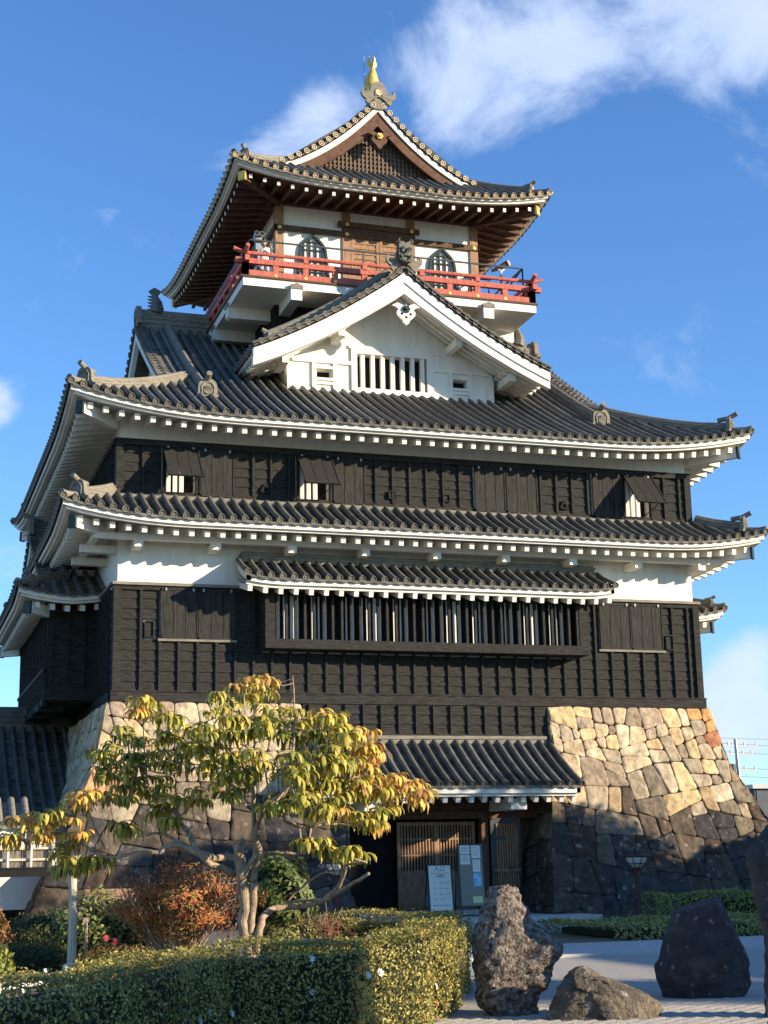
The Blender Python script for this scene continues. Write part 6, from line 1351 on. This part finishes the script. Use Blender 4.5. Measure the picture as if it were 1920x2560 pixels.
# ================================================================ people and viewers on the balcony
def person(loc, rz):
    P = thing('person', 'person in a white hooded jacket and pale trousers looking through the viewer on the balcony', 'person', loc); P.rotation_euler = (0, 0, R(rz))
    def skin(name, verts, edges, rad, m_, parent, lvl=1):
        me = bpy.data.meshes.new(name); me.from_pydata(verts, edges, []); o = bpy.data.objects.new(name, me); COL.objects.link(o)
        md = o.modifiers.new('s', 'SKIN'); 
        for i, r_ in enumerate(rad): me.skin_vertices[0].data[i].radius = r_ if isinstance(r_, tuple) else (r_, r_)
        me.skin_vertices[0].data[0].use_root = True; sb = o.modifiers.new('u', 'SUBSURF'); sb.levels = lvl; sb.render_levels = lvl
        dg = bpy.context.evaluated_depsgraph_get(); m2_ = bpy.data.meshes.new_from_object(o.evaluated_get(dg)); bpy.data.objects.remove(o); o = bpy.data.objects.new(name, m2_); COL.objects.link(o)
        m2_.materials.clear(); m2_.materials.append(m_); m2_.polygons.foreach_set('use_smooth', [True]*len(m2_.polygons)); o.parent = parent; return o
    # body (legs, torso, arms, neck, head) in one skin; -y is forward
    v = [(0, 0, .92), (0, .0, 1.12), (0, .01, 1.32), (0, .01, 1.42), (0, -.02, 1.50), (0, -.03, 1.57), (0, -.035, 1.66), (.1, 0, .86), (.11, -.01, .48), (.11, .02, .09), (.12, -.13, .04), (-.1, 0, .86), (-.1, .01, .48), (-.1, .04, .09), (-.11, -.11, .04),
         (.18, .01, 1.37), (.24, -.02, 1.12), (.17, -.22, 1.22), (.1, -.33, 1.38), (-.18, .01, 1.37), (-.25, -.02, 1.12), (-.17, -.22, 1.22), (-.09, -.33, 1.38)]
    e = [(0, 1), (1, 2), (2, 3), (3, 4), (4, 5), (5, 6), (0, 7), (7, 8), (8, 9), (9, 10), (0, 11), (11, 12), (12, 13), (13, 14), (2, 15), (15, 16), (16, 17), (17, 18), (2, 19), (19, 20), (20, 21), (21, 22)]
    rd_ = [(.15, .11), (.14, .10), (.17, .11), (.08, .07), .05, .085, .08, .085, .058, .04, .04, .085, .058, .04, .04, .06, .045, .035, .03, .06, .045, .035, .03]
    skin('body', v, e, rd_, M['skin'], P)
    jv = [(0, .01, .86), (0, .01, 1.02), (0, .02, 1.2), (0, .02, 1.36), (0, .02, 1.44), (.2, .02, 1.36), (.265, -.02, 1.12), (.19, -.2, 1.21), (.13, -.28, 1.31), (-.2, .02, 1.36), (-.275, -.02, 1.12), (-.19, -.2, 1.21), (-.12, -.28, 1.31)]
    skin('jacket', jv, [(0, 1), (1, 2), (2, 3), (3, 4), (3, 5), (5, 6), (6, 7), (7, 8), (3, 9), (9, 10), (10, 11), (11, 12)], [(.2, .15), (.19, .145), (.20, .145), (.2, .13), (.11, .10), .08, .068, .058, .05, .08, .068, .058, .05], M['jacket'], P)
    skin('trousers', [(0, 0, .92), (.1, 0, .82), (.115, -.01, .48), (.115, .02, .12), (-.1, 0, .82), (-.105, .01, .48), (-.105, .04, .12)], [(0, 1), (1, 2), (2, 3), (0, 4), (4, 5), (5, 6)], [(.15, .12), .105, .078, .07, .105, .078, .07], M['trousers'], P)
    skin('hair', [(0, .02, 1.60), (0, .0, 1.69), (0, -.05, 1.73)], [(0, 1), (1, 2)], [.085, .095, .07], M['hair'], P)
    sh_ = MB()
    for x in (.115, -.105): sh_.box(x-.05, x+.05, -.2, .09, 0, .09)
    sh_.build('shoes', M['jacket'], P)
    # face: nose, eyes, ears, hands with fingers
    f = MB(); f.tube([(0, -.115, 1.64), (0, -.145, 1.60), (0, -.12, 1.585)], [.012, .018, .012], 6)
    for s_ in (-1, 1):
        f.tube([(s_*.088, -.02, 1.65), (s_*.098, -.01, 1.61)], [.02, .014], 6)
        for k in range(4): a = Vector((s_*(.075+.012*k), -.35, 1.41-.02*k)); f.tube([a, a+Vector((-s_*.02, -.04, .03)), a+Vector((-s_*.045, -.04, .03))], [.009, .009, .007], 5)
        f.tube([Vector((s_*.06, -.32, 1.37)), Vector((s_*.035, -.35, 1.39))], [.011, .009], 5)
    f.build('face_and_fingers', M['skin'], P)
M['skin'] = mat('skin', (.55, .36, .26), (.50, .32, .23), .5, 8, bump=0); M['jacket'] = mat('white_jacket', (.66, .64, .58), (.72, .70, .64), .8, 8, bump=.1); M['trousers'] = mat('pale_trousers', (.42, .46, .48), (.36, .40, .42), .8, 8, bump=.1); M['hair'] = mat('dark_hair', (.03, .022, .018), (.04, .03, .025), .5, 8, bump=.1)
person((5.22, 2.95, 20.39), 12)
V_ = thing('binocular_viewer', 'coin operated twin lens viewer on a grey post at the left corner of the balcony', 'viewer', (4.92, 2.52, 20.39))
m = MB(); m.tube([(0, 0, 0), (0, 0, 1.35)], .05, 10); m.tube([(0, 0, 0), (0, 0, .04)], .14, 12); m.box(-.09, .09, -.07, .09, 1.1, 1.42); m.build('pedestal', M['metalgrey'], V_)
m = MB(); 
for s_ in (-1, 1): m.tube([(s_*.085, .2, 1.60), (s_*.085, -.22, 1.62)], [.05, .085], 12)
m.box(-.11, .11, -.1, .16, 1.45, 1.6); m.build('barrels', M['metalgrey'], V_)
m = MB()
for s_ in (-1, 1): m.disc((s_*.085, -.225, 1.62), (0, -1, 0), .072, .01, 12, False)
m.build('lenses', M['dark'], V_)
V_ = thing('telescope', 'brown telescope on a white bracket at the right end of the balcony', 'telescope', (13.75, 2.75, 20.39))
m = MB(); m.tube([(0, 0, 0), (0, 0, 1.2)], .05, 10); m.build('pedestal', M['brown'], V_)
m = MB(); m.tube([(0, 0, 1.2), (0, 0, 1.4)], .035, 8); m.tube([(-.12, 0, 1.44), (0, 0, 1.36), (.12, 0, 1.44)], .03, 6); m.build('bracket', M['white'], V_)
m = MB(); m.tube([(-.32, .1, 1.38), (-.02, 0, 1.52), (.22, -.08, 1.66)], [.05, .09, .10], 12); m.build('tube', M['brown'], V_)
m = MB(); m.tube([(.215, -.078, 1.655), (.28, -.1, 1.69)], .125, 14); m.build('lens_hood', M['petal'], V_)
V_ = thing('information_panel', 'low slanted dark information panel on the balcony by the right post', 'panel', (12.9, 2.75, 20.39)); m = MB(); m.box(-.5, .5, -.04, .2, 1.05, 1.10); m.build('panel', M['brown'], V_); m = MB(); m.box(-.4, -.36, .05, .09, 0, 1.05); m.box(.36, .4, .05, .09, 0, 1.05); m.build('legs', M['navy'], V_)
# ================================================================ connecting wing at the left
wing = thing('gallery_wing', 'low dark tiled wing joining the stone base at the far left', 'building', (-8, 9, 0))
def reparent(o, root):
    o.parent = root; o.location = Vector(o.location)-Vector(root.location); return o
t = MB(); c = Caps(t)
def WP(s, d, dz): return Vector((-14+s, 4.0+d, 3.25+.45*d+.03*d*d+dz))
slope_tiles(t, c, WP, 0, 14.0, lambda s: 5.0)
wr = reparent(t.build('roof', [M['tile'], M['tile']], None, smooth=True, angle=40), wing)
m = MB(); m.sweep([(-14, 9, 6.2), (0, 9, 6.2)], prof_scale(1.4, 2.3)); m.build('ridge', M['tile'], wr)
m = MB(); m.box(-14, 0.2, 4.0, 4.12, 3.02, 3.2); m.build('eave_fascia', M['white'], wr)
m = MB(); m.box(-14, -.5, 5.2, 14, GZ-.1, 3.6); reparent(m.build('wall', M['white'], None), wing)
m = MB(); 
for i in range(40): m.quad((-14+.35*i, 9.05, 6.2), (-13.65+.35*i, 9.05, 6.2), (-13.65+.35*i, 14, 3.2), (-14+.35*i, 14, 3.2))
reparent(m.build('back_roof', M['tile'], None), wing)
gw_ = thing('tiled_garden_wall', 'white walled roofed screen with weathered bark boards and a dark beam at the left edge', 'wall', (-4.5, -2.5, 0))
t = MB(); c = Caps(t)
def GP(s, d, dz): return Vector((-9+s, -3.1+d, 2.72+.6*d+dz))
slope_tiles(t, c, GP, 0, 6.45, lambda s: 1.0); gr_ = reparent(t.build('roof', [M['ridge'], M['ridge']], None, smooth=True, angle=40), gw_)
m = MB(); m.box(-9, -2.55, -3.02, -2.9, 2.34, 2.68); m.box(-9, -2.6, -2.9, -2.2, 2.3, 2.6); m.build('eave_fascia', M['white'], gr_)
m = MB(); gg = random.Random(3); x = -9
while x < -1.75:
    w_ = gg.uniform(.05, .12); m.box(x, x+w_-.01, -2.95+gg.uniform(-.02, .02), -2.86, 1.62, 2.12); x += w_
reparent(m.build('bark_boards', M['barkboard'] if 'barkboard' in M else M['bark'], None), gw_)
m = MB(); m.box(-9, -1.62, -3.03, -2.96, 1.78, 1.84); m.box(-9, -1.62, -3.03, -2.96, 2.06, 2.12); reparent(m.build('batten', M['postwood'], None), gw_)
for x in (-3.0, -2.42, -1.86, -3.6): m = MB(); m.tube([(x, -3.08, 1.6), (x, -3.08, 2.3)], .035, 8); reparent(m.build('pole', M['petal'], None), gw_)
m = MB(); m.box(-9, -1.5, -3.1, -2.7, 1.38, 1.57); m.box(-9, -1.52, -3.12, -2.9, 1.57, 1.62); reparent(m.build('beam', M['dark'], None), gw_)
m = MB(); m.box(-9, -1.2, -1.0, -.8, .52, 2.3); reparent(m.build('plaster_panel', M['white'], None), gw_)
m = MB(); m.box(-9, -1.2, -.98, -.7, GZ-.1, .52); reparent(m.build('base', M['dark'], None), gw_)
for x in (-8.8, -5.5): m = MB(); m.box(x, x+.2, -3.05, -2.8, GZ-.1, 1.4); reparent(m.build('post', M['brown'], None), gw_)
# ================================================================ background right
hb = thing('distant_building', 'dark blue-grey flat building with a pale roof edge behind the castle at right', 'building', (45, 23, 0))
m = MB(); m.box(-10.4, 16, -.3, 14, GZ-.1, 4.65); m.build('wall', M['slate'], hb); m = MB(); m.box(-10.6, 16.2, -.5, 14.2, 4.65, 4.85); m.build('roof_edge', M['metalgrey'], hb)
m = MB()
for i in range(30): m.box(-10.3+.9*i, -10.25+.9*i, -.34, -.3, 0, 4.6)
m.build('wall_ribs', M['navy'], hb)
up_ = thing('utility_pole', 'concrete utility pole with crossarms and insulators behind the right stone base', 'utility pole', (52.6, 53.6, 0))
m = MB(); m.tube([(0, 0, GZ), (-.35, 0, 9.6)], [.2, .12], 10); m.build('pole', M['metalgrey'], up_)
for z, w_ in ((9.1, 1.6), (8.5, 1.2), (7.4, 1.4)):
    m = MB(); m.beam((-.3-w_, 0, z), (-.3+w_, 0, z), .1, .1); m.build('crossarm', M['metalgrey'], up_); m = MB()
    for x in (-w_, -w_*.4, w_*.4, w_): m.tube([(-.3+x, 0, z), (-.3+x, 0, z+.28)], .07, 6)
    m.build('insulators', M['white'], up_)
m = MB(); m.tube([(-.9, -.2, 6.9), (-.9, -.2, 7.8)], .28, 10); m.build('transformer', M['slate'], up_)
for i, (z, dz) in enumerate(((9.7, 1.0), (9.3, -.6), (8.7, -.8), (7.6, -.5), (7.0, .2))):
    m = MB(); pts = [Vector((-12+60*k/14, 0, z+dz*((k/14)-.2)-.9*math.sin(math.pi*k/14)+.45)) for k in range(15)]; m.tube(pts, .018, 4)
    o = m.build('power_line', M['navy']); o.location = (52.6, 53.6, 0); tag(o, ['topmost of the power lines at the right edge', 'second power line from the top at the right edge', 'third power line from the top at the right edge', 'fourth power line from the top at the right edge', 'lowest power line just above the dark building'][i], 'power line', 'power lines behind the stone base')
# ================================================================ unseen occluders, added right of the garden to cast its shade
def bigtree(x, y, h, r, seed, label):  # unseen tree, sized and placed for the shadow it throws
    g = np.random.RandomState(seed); T = thing('added_shade_tree', label, 'tree', (x, y, GZ), 'unseen evergreens added to shade the garden')
    m = MB(); m.tube([(0, 0, -.1), (.1, 0, h*.3), (0, .1, h*.6)], [.3, .22, .12], 10); 
    for k in range(6): a = k*1.05; m.tube([(0, 0, h*(.3+.06*k)), (math.cos(a)*r*.6, math.sin(a)*r*.6, h*(.42+.06*k))], [.1, .04], 6)
    m.build('trunk', M['bark'], T)
    ps, ds = [], []
    for k in range(9):
        a = k*2.4; q = (math.cos(a)*r*.42*(k > 0), math.sin(a)*r*.42*(k > 0), h*(.34+.055*k)); p, d_ = blob_pts(g, 1500, q, (r*.6, r*.6, h*.2), .5, .25); ps.append(p); ds.append(d_)
    p, d_ = np.concatenate(ps), np.concatenate(ds); p[:, 2] = np.minimum(p[:, 2], h*(1-.02)-np.abs(g.normal(0, .15, len(p))))
    leafmesh('crown', p, d_, g.uniform(.2, .4, len(p)), .5, palette(g, len(p), [(.05, .07, .02), (.08, .10, .03)]), M['leafmat'], T, seed)
    core_blob('inner_foliage', (0, 0, h*.52), (r*.85, r*.85, h*.50), T, .08, .85)
bigtree(27.5, -8.6, 5.5, 2.3, 1, 'lowest unseen evergreen nearest the castle, added for its shade, right of the garden'); bigtree(27, -12.2, 8.3, 2.1, 5, 'second unseen evergreen from the castle, added for its shade, right of the garden'); bigtree(27, -15.9, 10.2, 2.8, 2, 'third unseen evergreen from the castle, added for its shade, right of the garden'); bigtree(27.5, -20.8, 11.6, 3.5, 3, 'tallest unseen evergreen, added for its shade right of the garden'); bigtree(28, -40.0, 10.6, 2.0, 4, 'slender unseen evergreen, added for its shade beside the unseen house')
vh = thing('added_shade_house', 'unseen white walled house with a tiled roof, added to shade the garden', 'house', (31, -31, GZ))  # unseen house put in to shade the gravel
m = MB(); m.box(-4, 4, -8.6, 8, -.1, 5.9); m.build('wall', M['white'], vh); m = MB()
m.add([(-5, -9, 5.7), (-5, 8.6, 5.7), (0, 8.6, 8.0), (0, -9, 8.0), (5, -9, 5.7), (5, 8.6, 5.7)], [(0, 1, 2, 3), (3, 2, 5, 4), (0, 3, 4), (1, 5, 2), (0, 4, 5, 1)]); m.build('roof', M['tile'], vh)
for i in range(4): m = MB(); m.box(-4.06, -4.0, -6.5+4*i, -5+4*i, 1.2, 2.6); m.build('window', M['glass'], vh)
rw = thing('added_shade_wall', 'unseen plaster wall with a tiled coping, added to shade the hedge', 'wall', (9.9, -34.7, GZ)); rw.rotation_euler = (0, 0, math.atan2(-.803, -.595))  # unseen wall put in to shade the near part of the hedge
m = MB(); m.box(0, 13, -.15, .15, -.1, 4.65); m.build('plaster', M['white'], rw); m = MB(); m.add([(-.1, -.5, 4.6), (13.1, -.5, 4.6), (13.1, 0, 4.9), (-.1, 0, 4.9), (-.1, .5, 4.6), (13.1, .5, 4.6)], [(0, 1, 2, 3), (3, 2, 5, 4), (0, 3, 4), (1, 5, 2), (0, 4, 5, 1)]); m.build('coping', M['tile'], rw)
